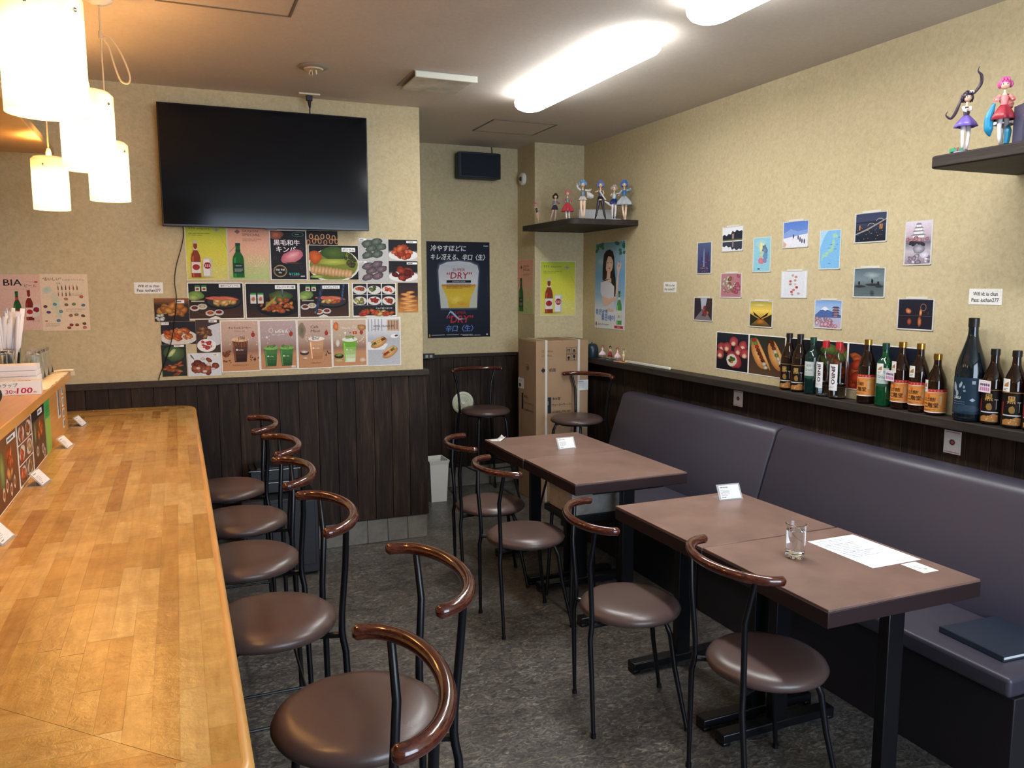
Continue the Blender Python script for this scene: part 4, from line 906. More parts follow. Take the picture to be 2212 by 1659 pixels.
def bia2(w, h):
    a = Art(w, h, (228, 208, 180)); a.step = 3e-5; a.text('“おいしい”', .06*w, .885*h, .055*h, (60, 44, 40), w=.38*w, bold=.02); a.text('に出会うベトナム', .47*w, .885*h, .03*h, (110, 90, 80), w=.46*w); a.text('お酒', .34*w, .82*h, .03*h, (90, 70, 60))
    for i in range(6): bottle_art(a, (.37+.08*i)*w, .72*h, .09*h, [(120, 70, 50), (40, 40, 50), (60, 60, 60), (150, 80, 50), (110, 60, 40), (60, 70, 50)][i], None, w=.022*w)
    for i in range(4): bottle_art(a, (.37+.08*i)*w, .61*h, .08*h, [(150, 90, 60), (140, 60, 60), (40, 40, 44), (60, 60, 60)][i], None, w=.02*w)
    a.blob(.14*w, .72*h, .1*w, .07*h, (170, 200, 196), (206, 206, 186)); a.blob(.30*w, .48*h, .09*w, .2*h, (196, 206, 176), (214, 206, 180), j=.3); a.blob(.36*w, .3*h, .08*w, .1*h, (196, 206, 176), (214, 206, 180), j=.3)
    for x, y, c in ((.08, .43, (110, 66, 60)), (.28, .47, (90, 150, 180)), (.14, .33, (84, 60, 130)), (.40, .34, (120, 150, 170)), (.34, .18, (96, 130, 170)), (.52, .56, (196, 120, 90)), (.68, .47, (110, 140, 80)), (.52, .46, (120, 100, 80)), (.85, .60, (200, 90, 70)), (.88, .45, (100, 120, 150)), (.60, .27, (150, 110, 90)), (.72, .28, (160, 120, 90)), (.86, .26, (100, 80, 70)), (.60, .10, (150, 60, 40)), (.72, .10, (150, 80, 50)), (.88, .12, (110, 70, 50)), (.88, .05, (196, 110, 80)), (.55, .05, (140, 80, 70))): a.blob(x*w, y*h, .045*w, .026*h, px(c, 1.1), px(c, .8), n=9)
    a.rect(.06*w, .165*h, .05*w, .02*h, (206, 60, 50)); a.lines(.06*w, .12*h, .3*w, 3, .025*h, .008*h, (170, 150, 130)); a.lines(.58*w, .66*h, .34*w, 3, .02*h, .006*h, (170, 150, 130)); a.lines(.5*w, .38*h, .42*w, 3, .02*h, .006*h, (170, 150, 130)); return a
bia2(.208, .279).on_back('drinks_map_poster', -.615, 1.284, YP-.0004, 'cream drinks map poster with small pictures, right of the pink beer guide', 'poster')
# big beer poster in the recess
def dry(w, h):
    a = Art(w, h, (24, 27, 38)); N_ = (26, 30, 42); a.grad(.002, .002, w-.004, h-.004, [(0, (22, 26, 38)), (.5, (32, 38, 54)), (1, (24, 28, 40))]); S = (222, 224, 226)
    for k, c in ((1.10, (44, 52, 70)), (1.05, (80, 88, 106))): a.poly([((.5+(u-.5)*k)*w, (.55+(v-.55)*k)*h) for u, v in ((.23, .31), (.77, .31), (.80, .5), (.82, .70), (.80, .755), (.68, .79), (.5, .80), (.32, .79), (.20, .755), (.18, .70), (.19, .5))], c)
    P = ((.23, .31), (.77, .31), (.80, .5), (.82, .70), (.80, .755), (.68, .79), (.5, .80), (.32, .79), (.20, .755), (.18, .70), (.19, .5))
    a.poly([(u*w, v*h) for u, v in P], (196, 199, 206)); a.grad(.21*w, .56*h, .58*w, .2*h, [(0, (212, 212, 214)), (1, (186, 188, 196))])
    a.grad(.23*w, .312*h, .54*w, .245*h, [(0, (206, 166, 50)), (.5, (222, 190, 60)), (.85, (214, 176, 56)), (1, (190, 120, 56))])
    for x, c in ((.21, (196, 198, 186)), (.79, (196, 196, 182))): 
        s_ = 1 if x < .5 else -1; a.poly([(x*w, .31*h), ((x+.13*s_)*w, .31*h), ((x+.10*s_)*w, .42*h), ((x+.01*s_)*w, .55*h), ((x-.01*s_)*w, .5*h)], c)
    a.blob(.45*w, .40*h, .12*w, .05*h, (236, 212, 96), (218, 184, 60), j=.2); a.blob(.55*w, .35*h, .1*w, .03*h, (214, 150, 60), (212, 176, 60), j=.2)
    a.text('冷やすほどに', .06*w, .90*h, .062*h, S, w=.55*w, slant=.15, bold=.03); a.text('キレ冴える、辛口〈生〉', .06*w, .81*h, .062*h, S, w=.86*w, slant=.15, bold=.03); a.text('Asahi', .90*w, .955*h, .014*h, S, w=.075*w, bold=.02)
    RD = (168, 44, 48); a.text('SUPER', .5*w, .695*h, .03*h, RD, w=.2*w, align='C', slant=.15, bold=.01); a.text('“DRY”', .5*w, .617*h, .066*h, RD, w=.40*w, align='C', slant=.12, bold=.03)
    a.rect(.305*w, .575*h, .39*w, .026*h, (24, 24, 30)); a.text('KARAKUCHI', .5*w, .580*h, .013*h, S, w=.2*w, align='C'); a.lines(.305*w, .562*h, .38*w, 6, .009*h, .0035*h, (120, 76, 44))
    a.text('SUPER', .5*w, .245*h, .03*h, (150, 40, 46), w=.22*w, align='C', slant=.15, bold=.01); a.text('“DRY”', .5*w, .155*h, .075*h, (176, 46, 52), w=.42*w, align='C', slant=.15, bold=.04)
    a.poly([(.29*w, .20*h), (.36*w, .285*h), (.40*w, .27*h), (.50*w, .20*h), (.62*w, .195*h), (.49*w, .185*h), (.39*w, .25*h), (.36*w, .265*h)], (150, 176, 206))
    a.text('辛口〈生〉', .5*w, .06*h, .07*h, (96, 128, 190), w=.44*w, align='C', slant=.12, bold=.03); a.blob(.03*w, .025*h, .014*w, .018*h, (206, 176, 90)); a.lines(.06*w, .028*h, .85*w, 1, .01*h, .003*h, S); a.lines(.55*w, .018*h, .36*w, 1, .01*h, .003*h, S); a.disc(.95*w, .026*h, .014*w, .008*h, S); return a
dry(.485, .696).on_back('beer_poster', 1.672, 1.124, YB-.0004, 'large black beer poster with a frosted glass on the recess wall', 'poster')
beer333(.284, .395).on_back('beer_poster', 2.430, 1.283, 5.30-.0004, 'yellow-green beer poster on the column above the cardboard box', 'poster')
a = saigon(.285, .40); o = a.build('beer_poster', xf=lambda x, y, z: (-z, -x, y)); o.location = (2.3846, 5.607, 1.293); tag(o, 'dim pink beer poster on the shaded side of the column', 'poster')
def girl(w, h):
    a = Art(w, h, (200, 214, 226)); a.step = 3e-5; a.grad(.002, .002, w-.004, h-.004, [(0, (226, 228, 228)), (.2, (220, 226, 232)), (.38, (150, 188, 222)), (.62, (120, 172, 216)), (.85, (150, 186, 206)), (1, (110, 160, 170))])
    for i in range(9): a.blob(a.R.uniform(.7, .98)*w, a.R.uniform(.86, .99)*h, .05*w, .02*h, (70, 140, 100), n=6); a.blob(a.R.uniform(.02, .3)*w, a.R.uniform(.9, .99)*h, .05*w, .02*h, (90, 140, 120), n=6)
    a.blob(.2*w, .78*h, .15*w, .05*h, (186, 206, 222), (140, 182, 214)); HB = (38, 32, 36); SK = (226, 190, 172)
    a.poly([(.30*w, .86*h), (.38*w, .905*h), (.5*w, .915*h), (.6*w, .89*h), (.65*w, .82*h), (.66*w, .70*h), (.70*w, .58*h), (.72*w, .45*h), (.70*w, .36*h), (.60*w, .42*h), (.5*w, .5*h), (.42*w, .56*h), (.26*w, .57*h), (.26*w, .7*h)], HB)
    a.blob(.48*w, .75*h, .135*w, .10*h, (236, 204, 188), (222, 184, 166), j=.02); a.poly([(.40*w, .58*h), (.52*w, .58*h), (.53*w, .68*h), (.42*w, .68*h)], SK); a.poly([(.36*w, .81*h), (.42*w, .86*h), (.56*w, .86*h), (.60*w, .78*h), (.55*w, .83*h), (.45*w, .84*h), (.39*w, .78*h), (.37*w, .68*h), (.34*w, .7*h)], HB)
    for x in (.44, .54): a.disc(x*w, .765*h, .02*w, .006*h, (60, 40, 40), 10)
    a.disc(.49*w, .70*h, .03*w, .008*h, (196, 92, 92), 10)
    a.poly([(.20*w, .54*h), (.30*w, .565*h), (.44*w, .555*h), (.56*w, .53*h), (.66*w, .49*h), (.66*w, .36*h), (.64*w, .22*h), (.44*w, .22*h), (.30*w, .34*h), (.20*w, .42*h)], (214, 216, 226)); a.poly([(.2*w, .54*h), (.34*w, .57*h), (.46*w, .60*h), (.56*w, .58*h), (.56*w, .535*h), (.42*w, .56*h), (.28*w, .565*h)], SK)
    a.poly([(.70*w, .37*h), (.78*w, .42*h), (.80*w, .60*h), (.82*w, .66*h), (.88*w, .73*h), (.86*w, .76*h), (.80*w, .74*h), (.76*w, .77*h), (.73*w, .72*h), (.76*w, .64*h), (.72*w, .5*h)], SK)
    a.poly([(.28*w, .32*h), (.24*w, .36*h), (.28*w, .38*h), (.50*w, .35*h), (.74*w, .38*h), (.76*w, .34*h), (.60*w, .31*h), (.42*w, .26*h), (.32*w, .27*h)], SK); a.blob(.80*w, .745*h, .035*w, .035*h, (236, 236, 232)); a.poly([(.44*w, .2*h), (.64*w, .2*h), (.64*w, .23*h), (.44*w, .24*h)], SK)
    bottle_art(a, .83*w, .06*h, .38*h, (84, 150, 84), (222, 228, 214), (60, 110, 60), None, w=.16*w); a.text('좋은날엔', .04*w, .16*h, .065*h, (96, 140, 206), w=.40*w, bold=.05); a.text('좋은데이', .24*w, .095*h, .065*h, (86, 126, 200), w=.44*w, bold=.05); a.text('좋은', .83*w, .135*h, .03*h, INKB, align='C')
    a.rect(.68*w, .015*h, .28*w, .03*h, (200, 50, 64)); a.text('좋은데이', .82*w, .021*h, .017*h, WH, align='C'); a.blob(.06*w, .05*h, .025*w, .025*h, (196, 150, 80)); a.lines(.12*w, .05*h, .4*w, 2, .01*h, .004*h, (130, 140, 160)); return a
girl(.418, .598).on_right('soju_poster', 5.112, 1.201, XR-.0004, 'blue poster of a woman in white with a green bottle, under the corner shelf', 'poster')

# travel cards in clear sleeves on the right wall
CG = 'travel cards in clear sleeves on the right wall'
M_SLEEVE = mat('sleeve_clip', (206, 204, 196), .25)
def card(yn, yf, z0, z1, fn, lab, clip=True):
    w, h = yf-yn, z1-z0; a = pic(w, h, fn, .0025, (210, 212, 212)); a.th = .003; o = a.on_right('travel_card', yf, z0, XR-.0012, lab, 'travel card', CG)
    m_ = MB().box(-.0022, .0008, -w-.003, .003, -.003, -.0005).box(-.0022, .0008, -w-.003, -w-.0006, -.003, h+.004).box(-.0022, .0008, .0006, .003, -.003, h+.004)
    if clip: m_.box(-.003, .0008, -w*.82, -w*.22, h-.001, h+.009)
    m_.build('card_sleeve', M_SLEEVE, o)
def f_tokyo(a, w, h):
    a.grad(0, 0, w, h, [(0, (60, 56, 84)), (.3, (66, 70, 112)), (1, (84, 96, 132))])
    for i in range(12): x = a.R.uniform(0, .9)*w; a.rect(x, 0, .08*w, a.R.uniform(.3, .7)*h, (50+i*3, 60, 92))
    a.poly([(.42*w, .2*h), (.55*w, .2*h), (.52*w, .7*h), (.48*w, .85*h), (.45*w, .7*h)], (130, 140, 176))
    for i in range(16): a.rect(a.R.uniform(.02, .9)*w, a.R.uniform(.02, .45)*h, .05*w, .02*h, a.R.choice([(206, 120, 90), (180, 90, 90), (120, 170, 210), (200, 170, 130)]))
def f_pond(a, w, h):
    a.rect(0, 0, w, h, (222, 224, 230)); P = [(0, .48), (0, .66), (.1, .7), (.2, .64), (.3, .72), (.42, .7), (.5, .84), (.62, .78), (.72, .88), (.85, .8), (.95, .84), (1, .8), (1, .48)]
    a.poly([(x*w, y*h) for x, y in P], (40, 44, 56)); a.poly([(x*w, (.86-y)*h) for x, y in P], (58, 62, 74)); a.rect(0, .42*h, w, .06*h, (110, 104, 70)); a.rect(.48*w, .5*h, .1*w, .22*h, (150, 130, 130)); a.poly([(.46*w, .72*h), (.6*w, .72*h), (.53*w, .8*h)], (80, 50, 50)); a.rect(.5*w, .15*h, .07*w, .25*h, (140, 126, 130))
def f_korea(a, w, h):
    a.rect(0, 0, w, h, (142, 196, 214)); a.blob(.42*w, .82*h, .3*w, .12*h, (176, 206, 206), (160, 200, 206)); a.blob(.50*w, .72*h, .16*w, .14*h, (222, 226, 170), (210, 216, 160), j=.25); a.blob(.66*w, .62*h, .16*w, .16*h, (120, 150, 190), j=.25); a.blob(.52*w, .48*h, .16*w, .12*h, (190, 206, 180), (170, 190, 170), j=.25); a.blob(.72*w, .44*h, .13*w, .11*h, (104, 150, 186), (96, 140, 180), j=.25); a.blob(.48*w, .30*h, .18*w, .09*h, (206, 130, 140), (196, 120, 132), j=.3); a.blob(.70*w, .30*h, .13*w, .08*h, (150, 130, 176), (140, 120, 170), j=.3); a.blob(.34*w, .07*h, .08*w, .02*h, (50, 76, 110))
def f_snow(a, w, h):
    a.grad(0, 0, w, h, [(0, (226, 224, 232)), (.3, (190, 196, 222)), (.55, (108, 138, 200)), (1, (84, 122, 200))]); a.poly([(0, .55*h), (.3*w, .72*h), (.6*w, .6*h), (w, .66*h), (w, .4*h), (0, .35*h)], (130, 156, 214)); a.poly([(0, .35*h), (w, .5*h), (w, 0), (0, 0)], (222, 222, 232)); a.poly([(0, .25*h), (.14*w, .12*h), (.1*w, 0), (0, 0)], (206, 170, 150))
    for x, y in ((.42, .42), (.62, .36), (.78, .22), (.88, .2), (.7, .28)): a.blob(x*w, y*h, .03*w, .1*h, (50, 50, 74), (70, 76, 110), n=8)
def f_japan(a, w, h):
    a.rect(0, 0, w, h, (124, 182, 226)); a.poly([(0, .55*h), (.12*w, .72*h), (.2*w, .85*h), (.4*w, h), (0, h)], (170, 206, 230)); a.poly([(0, 0), (.1*w, 0), (.06*w, .1*h), (0, .14*h)], (166, 196, 190))
    L = [(.75, .85, .12, .07), (.68, .68, .08, .08), (.63, .56, .09, .08), (.52, .47, .13, .06), (.38, .40, .13, .05), (.2, .34, .09, .06), (.12, .26, .05, .07), (.33, .33, .08, .03)]
    for x, y, rx, ry in L: a.blob(x*w, y*h, rx*w, ry*h, (166, 206, 170), (146, 196, 186), j=.3)
    for x, y in ((.5, .62), (.42, .53), (.72, .5), (.8, .62), (.45, .12), (.9, .8)): a.lines(x*w, y*h, .16*w, 1, .02*h, .012*h, (60, 110, 170))
def f_bridge(a, w, h):
    a.grad(0, 0, w, h, [(0, (26, 32, 44)), (.4, (38, 44, 60)), (.7, (60, 68, 96)), (1, (56, 62, 92))]); a.poly([(0, .7*h), (w, .74*h), (w, .62*h), (0, .66*h)], (36, 40, 56)); a.poly([(0, .30*h), (.4*w, .46*h), (w, .78*h), (w, .74*h), (.4*w, .40*h), (0, .25*h)], (150, 146, 140)); a.ring(.52*w, .55*h, .12*w, .1*h, .012*w, (190, 180, 160), 16, 0, pi); a.ring(.8*w, .7*h, .12*w, .1*h, .012*w, (190, 180, 160), 16, 0, pi)
    for i in range(22): a.rect(a.R.uniform(.02, .95)*w, a.R.uniform(.05, .5)*h, .022*w, .016*h, a.R.choice([(226, 160, 80), (230, 190, 120), (96, 150, 206), (220, 120, 60)]))
    for x in (.13, .80, .86): a.rect(x*w, .42*h, .03*w, .17*h, (226, 150, 70))
def f_castle(a, w, h):
    a.grad(0, 0, w, h, [(0, (150, 130, 150)), (.3, (190, 182, 190)), (.5, (110, 104, 122)), (.7, (196, 176, 190)), (1, (214, 206, 220))]); 
    for k, (y, s_) in enumerate(((.62, .28), (.71, .22), (.79, .17), (.87, .11))): a.rect((.5-s_*.8)*w, y*h, s_*1.6*w, .06*h, (226, 222, 224)); a.poly([((.5-s_*1.15)*w, (y+.05)*h), ((.5+s_*1.15)*w, (y+.05)*h), ((.5+s_*.6)*w, (y+.095)*h), ((.5-s_*.6)*w, (y+.095)*h)], (128, 128, 140))
    pile(a, .5*w, .58*h, .46*w, .04*h, [(206, 150, 160), (190, 126, 140)], 12, .08*w); pile(a, .5*w, .48*h, .46*w, .04*h, [(60, 56, 74), (70, 66, 80)], 14, .08*w); a.blob(.55*w, .35*h, .25*w, .1*h, (190, 186, 200)); pile(a, .5*w, .12*h, .5*w, .09*h, [(206, 196, 210), (160, 140, 160), (226, 220, 230)], 16, .1*w); a.blob(.78*w, .2*h, .18*w, .07*h, (226, 224, 236), (190, 184, 206))
def f_fabric(a, w, h): a.rect(0, 0, w, h, (176, 120, 130)); pile(a, .4*w, .5*h, .36*w, .42*h, [(206, 190, 170), (222, 214, 200), (190, 130, 130), (150, 110, 80)], 26, .08*w); pile(a, .8*w, .5*h, .16*w, .44*h, [(190, 90, 110), (206, 120, 140)], 12, .08*w)
def f_map2(a, w, h):
    a.rect(0, 0, w, h, (224, 224, 230)); a.rect(.08*w, .04*h, .84*w, .92*h, (214, 218, 226))
    for x, y, c in ((.45, .85, (200, 180, 150)), (.58, .78, (206, 140, 110)), (.55, .65, (196, 150, 130)), (.36, .62, (190, 90, 90)), (.36, .5, (190, 120, 110)), (.55, .5, (230, 200, 180)), (.62, .38, (180, 60, 60)), (.5, .28, (206, 120, 110)), (.42, .2, (190, 80, 80)), (.7, .14, (200, 170, 160)), (.45, .1, (200, 150, 140))): a.blob(x*w, y*h, .06*w, .05*h, c, px(c, .9), n=7)
def f_spring(a, w, h):
    a.grad(0, 0, w, h, [(0, (96, 110, 112)), (.35, (84, 96, 100)), (.6, (120, 136, 144)), (1, (90, 104, 112))]); a.blob(.6*w, .75*h, .3*w, .15*h, (160, 174, 180), (110, 126, 134), j=.2)
    for x, y, s_ in ((.2, .36, .2), (.64, .42, .26), (.84, .36, .14)): a.blob(x*w, y*h, s_*w, .05*h, (40, 40, 44), (60, 64, 68)); a.blob((x-.03)*w, (y+.12)*h, .04*w, .07*h, (54, 50, 52), n=8)
    a.blob(.62*w, .12*h, .08*w, .12*h, (50, 52, 56), (80, 90, 94)); a.blob(.6*w, .56*h, .02*w, .09*h, (50, 46, 48))
def f_street(a, w, h):
    a.rect(0, 0, w, h, (70, 60, 66)); a.poly([(0, 0), (w, 0), (.62*w, .5*h), (.4*w, .5*h)], (120, 110, 116)); a.poly([(.34*w, h), (.72*w, h), (.62*w, .5*h), (.4*w, .5*h)], (170, 176, 190)); a.poly([(0, 0), (0, h), (.34*w, h), (.42*w, .45*h)], (50, 42, 50)); a.poly([(w, 0), (w, h), (.72*w, h), (.6*w, .45*h)], (64, 48, 48)); pile(a, .6*w, .38*h, .16*w, .2*h, [(160, 60, 56), (190, 110, 90), (90, 60, 70), (150, 80, 90)], 14, .06*w, 1)
def f_sunset(a, w, h):
    a.grad(0, 0, w, h, [(0, (66, 52, 30)), (.4, (190, 150, 66)), (.62, (236, 206, 96)), (1, (170, 156, 76))]); a.blob(.45*w, .85*h, .36*w, .06*h, (226, 206, 130), (190, 170, 90)); a.blob(.5*w, .2*h, .25*w, .12*h, (196, 120, 50), (120, 86, 40))
    for s_ in (-1, 1): a.poly([((.5+s_*.48)*w, .9*h), ((.5+s_*.35)*w, .58*h), (.5*w, .34*h), ((.5-s_*.4)*w, 0), ((.5-s_*.05)*w, .28*h), ((.5+s_*.3)*w, .44*h)], (34, 32, 26)); a.poly([((.5+s_*.5)*w, .5*h), ((.5+s_*.1)*w, .3*h), ((.5+s_*.5)*w, 0)], (44, 40, 30))
def f_fuji(a, w, h):
    a.grad(0, 0, w, h, [(0, (190, 170, 190)), (.4, (170, 176, 206)), (.7, (160, 190, 226)), (1, (120, 156, 212))]); a.poly([(0, .45*h), (.22*w, .66*h), (.34*w, .76*h), (.42*w, .76*h), (.6*w, .62*h), (w, .48*h), (w, .38*h), (0, .36*h)], (76, 104, 160)); a.poly([(.2*w, .64*h), (.34*w, .77*h), (.42*w, .77*h), (.58*w, .63*h), (.48*w, .66*h), (.4*w, .62*h), (.3*w, .66*h)], (228, 232, 240))
    pile(a, .3*w, .2*h, .4*w, .16*h, [(222, 196, 206), (196, 160, 176), (170, 140, 160)], 24, .07*w, .9); pile(a, .6*w, .12*h, .35*w, .1*h, [(226, 170, 190), (206, 150, 170)], 14, .07*w, .9)
    for k in range(4): a.poly([((.66-.0*k)*w, (.46+.09*k)*h), ((.96)*w, (.46+.09*k)*h), ((.9)*w, (.52+.09*k)*h), ((.72)*w, (.52+.09*k)*h)], (84, 72, 96)); a.rect(.74*w, (.40+.09*k)*h, .14*w, .06*h, (150, 120, 130))
def f_fire(a, w, h):
    a.grad(0, 0, w, h, [(0, (34, 34, 46)), (.45, (36, 32, 40)), (1, (34, 36, 52))]); a.rect(0, .44*h, w, .012*h, (90, 84, 90))
    a.ring(.73*w, .74*h, .09*w, .13*h, .02*w, (130, 96, 80), 18); a.blob(.30*w, .60*h, .09*w, .09*h, (236, 150, 90), (110, 60, 50), ang=-.5); a.blob(.66*w, .56*h, .04*w, .12*h, (240, 170, 100), (150, 80, 56)); a.blob(.34*w, .25*h, .07*w, .12*h, (190, 90, 56), (60, 40, 44)); a.blob(.64*w, .25*h, .06*w, .18*h, (226, 130, 76), (70, 44, 44)); a.rect(.86*w, .5*h, .03*w, .1*h, (60, 60, 74))
for q in [(3.759, 3.888, 1.568, 1.743, f_tokyo, 'tall travel card of a blue city tower at night, leftmost of the upper cards', False),
          (3.492, 3.662, 1.685, 1.813, f_pond, 'travel card of a dark treeline mirrored in a white pond'),
          (3.271, 3.401, 1.570, 1.744, f_korea, 'tall pale blue map card with a pink and blue peninsula', False),
          (3.014, 3.182, 1.683, 1.807, f_snow, 'travel card of climbers on snow under a blue slope'),
          (2.809, 2.934, 1.575, 1.751, f_japan, 'tall sky-blue map card of a chain of islands', False),
          (2.557, 2.726, 1.685, 1.810, f_bridge, 'travel card of a lit bridge at night, highest of the cards'),
          (2.333, 2.458, 1.583, 1.757, f_castle, 'tall travel card of a white castle above blossom and water', False),
          (3.491, 3.664, 1.436, 1.565, f_fabric, 'travel card of red and cream crafts, below the pond card'),
          (3.009, 3.182, 1.441, 1.569, f_map2, 'white illustrated map card with tiny red figures'),
          (2.552, 2.719, 1.449, 1.574, f_spring, 'grey misty travel card of people in dark boats'),
          (3.735, 3.907, 1.301, 1.431, f_street, 'travel card of a narrow old street with a crowd, lowest at the left'),
          (3.242, 3.414, 1.288, 1.420, f_sunset, 'yellow sunset travel card with crossing black slopes'),
          (2.783, 2.948, 1.303, 1.432, f_fuji, 'travel card of a snow-topped mountain, pagoda and blossom'),
          (2.305, 2.474, 1.320, 1.444, f_fire, 'dark travel card of two orange fire shapes, lowest at the right')]: card(*q)
# food strip behind the bottles
def f1(a, w, h):
    a.grad(0, 0, w, h, [(0, (26, 24, 28)), (1, (36, 40, 50))])
    for x, y in ((.16, .6), (.55, .78), (.84, .68), (.12, .42), (.34, .62), (.70, .55), (.9, .48)): a.blob(x*w, y*h, .14*w, .14*h, (196, 90, 92), (130, 44, 52)); a.blob((x-.01)*w, (y-.05)*h, .07*w, .06*h, (226, 214, 190), (206, 150, 110))
    a.blob(.56*w, .30*h, .24*w, .22*h, (206, 96, 96), (130, 44, 50), ang=-.4); a.blob(.50*w, .28*h, .17*w, .17*h, (232, 228, 214), (206, 196, 180), j=.05); pile(a, .50*w, .28*h, .07*w, .08*h, [(226, 130, 50), (80, 110, 50), (60, 40, 40)], 8, .05*w)
def f2(a, w, h):
    a.grad(0, 0, w, h, [(0, (90, 66, 50)), (.5, (60, 52, 40)), (1, (40, 46, 40))]); a.blob(.14*w, .8*h, .15*w, .15*h, (130, 140, 80))
    for cx, an in ((.26, -.95), (.74, -.95)):
        a.blob((cx)*w, .5*h, .50*w*.6, .19*h, (226, 172, 106), (176, 112, 56), ang=an, j=.05)
        for k in range(-4, 5): a.blob((cx+.05+.045*k)*w, (.54-.085*k)*h, .065*w, .055*h, a.R.choice([(96, 44, 30), (130, 58, 36), (110, 50, 34), (226, 220, 200), (196, 50, 44), (110, 150, 70)]), n=8)
        a.blob((cx+.16)*w, .52*h, .36*w, .05*h, (232, 180, 112), (190, 126, 66), ang=an*1.0, j=.04)
def f3(a, w, h):
    a.grad(0, 0, w, h, [(0, (46, 36, 30)), (1, (30, 32, 38))]); pile(a, .8*w, .5*h, .2*w, .34*h, [(196, 86, 50), (176, 60, 44), (110, 130, 60), (206, 130, 80)], 26, .09*w); pile(a, .35*w, .3*h, .3*w, .2*h, [(150, 80, 50), (120, 66, 44)], 14, .08*w); a.blob(.72*w, .82*h, .14*w, .12*h, (110, 136, 66))
def f4(a, w, h):
    a.grad(0, 0, w, h, [(0, (176, 60, 40)), (.35, (150, 54, 44)), (.6, (36, 40, 54)), (1, (26, 32, 46))]); pile(a, .12*w, .4*h, .14*w, .34*h, [(196, 70, 44), (214, 110, 56)], 16, .07*w); a.rect(.3*w, .1*h, .3*w, .3*h, (120, 70, 60))
FG = 'food strip posters behind the bottles'
for yn, yf, fn, l in ((3.414, 3.690, f1, 'food poster of pink rice rolls, fully visible left of the bottles'), (3.136, 3.4125, f2, 'food poster of filled sandwiches, left of the first brown bottle'), (2.735, 3.1345, f3, 'dark food poster mostly hidden behind the first five bottles'), (2.335, 2.7335, f4, 'dark food poster behind the orange-labelled bottles')):
    pic(yf-yn, .21, fn, .0045).on_right('food_poster', yf, 1.036, XR-.0004, l, 'poster', FG)
# cards on the dark planks: white cards whose printed code is left out
def codecard(w, h):
    a = Art(w, h, (232, 232, 232)); a.rect(.06*w, .91*h, .88*w, .045*h, (214, 150, 158)); a.rect(.06*w, .045*h, .88*w, .045*h, (214, 150, 158)); a.disc(.5*w, .5*h, .16*w, .12*h, (60, 36, 36)); a.disc(.5*w, .5*h, .10*w, .075*h, (176, 96, 80)); a.ring(.5*w, .5*h, .2*w, .15*h, .012*w, (150, 150, 150)); return a
codecard(.074, .083).on_right('order_card', 3.494, .857, XR-.0245, 'small white red-edged card on the dark planks at the middle of the bench', 'card')
codecard(.074, .090).on_right('order_card', 2.202, .849, XR-.0245, 'larger-looking white red-edged card on the dark planks below the large bottle', 'card')
# prints on the counter back panel (faces the counter, +X)
def on_panel(a, name, y0, z, lab, cat, x=-.4696): 
    o = a.build(name, xf=lambda u, v, c: (c, u, v)); o.location = (x, y0, z); return tag(o, lab, cat)
def pp1(a, w, h):
    a.grad(0, 0, w, h, [(0, (110, 66, 40)), (1, (130, 84, 52))]); a.blob(.3*w, .55*h, .1*w, .3*h, (150, 160, 90)); pile(a, .62*w, .55*h, .13*w, .2*h, [(206, 110, 60), (190, 84, 44), (222, 150, 90)], 16, .07*w)
    for x, y in ((.30, .2), (.45, .28), (.62, .16), (.78, .22)): a.blob(x*w, y*h, .05*w, .1*h, (232, 222, 206), (206, 180, 150)); a.blob(x*w, y*h, .03*w, .05*h, (190, 70, 40))
    tagjp(a, .55*w, .86*h, .4*w, .09*h, None)
def pp2(a, w, h):
    for i, c in enumerate([[(206, 100, 60)], [(170, 130, 80)], [(200, 84, 50)], [(190, 160, 110)], [(196, 96, 66)], [(150, 90, 60)]]):
        x, y = (i % 2)*w/2, (i//2)*h/3; a.rect(x+.002, y+.002, w/2-.004, h/3-.004, (120, 76, 50)); a.blob(x+w/4, y+h/6, w*.2, h*.13, (226, 214, 200), (206, 190, 170)); pile(a, x+w/4, y+h/6, w*.1, h*.06, [px(c[0], k) for k in (.85, 1, 1.15)], 7, .08*w)
def pp3(a, w, h):
    a.grad(0, 0, w, h, [(0, (96, 60, 40)), (.8, (100, 70, 50)), (.82, (34, 34, 38)), (1, (30, 30, 36))]); pile(a, .6*w, .6*h, .16*w, .14*h, [(216, 120, 60), (196, 96, 50)], 12, .09*w); a.blob(.2*w, .6*h, .08*w, .2*h, (140, 150, 96))
    for x, y in ((.3, .25), (.7, .2), (.8, .1)): a.blob(x*w, y*h, .1*w, .1*h, (232, 222, 206)); a.blob(x*w, y*h, .05*w, .05*h, (190, 90, 50))
    tagjp(a, .45*w, .86*h, .35*w, .1*h, None)
PZ = .884
on_panel(pic(.34, .20, pp1, .003), 'menu_picture', 2.44, PZ, 'brown menu picture on the counter back panel, nearest the camera', 'menu picture')
on_panel(pic(.255, .20, pp2, .004), 'menu_picture', 2.79, PZ, 'menu picture of small plates in a grid, middle of the counter back panel', 'menu picture')
on_panel(pic(.285, .20, pp3, .003), 'menu_picture', 3.055, PZ, 'menu picture with a black top band, farthest on the counter back panel', 'menu picture')
a = Art(.12, .20, (70, 170, 84)); a.rect(0, 0, .12, .13, (150, 190, 90)); a.lines(.02, .17, .08, 4, .01, .003, (30, 110, 60)); on_panel(a, 'green_notice', 3.35, PZ, 'narrow green notice on the counter back panel', 'notice')
a = Art(.06, .125, (226, 226, 224)); a.rect(.008, .01, .044, .105, (120, 118, 116)); on_panel(a, 'printed_slip', 3.70, .965, 'tall grey printed slip near the end of the back panel', 'slip')
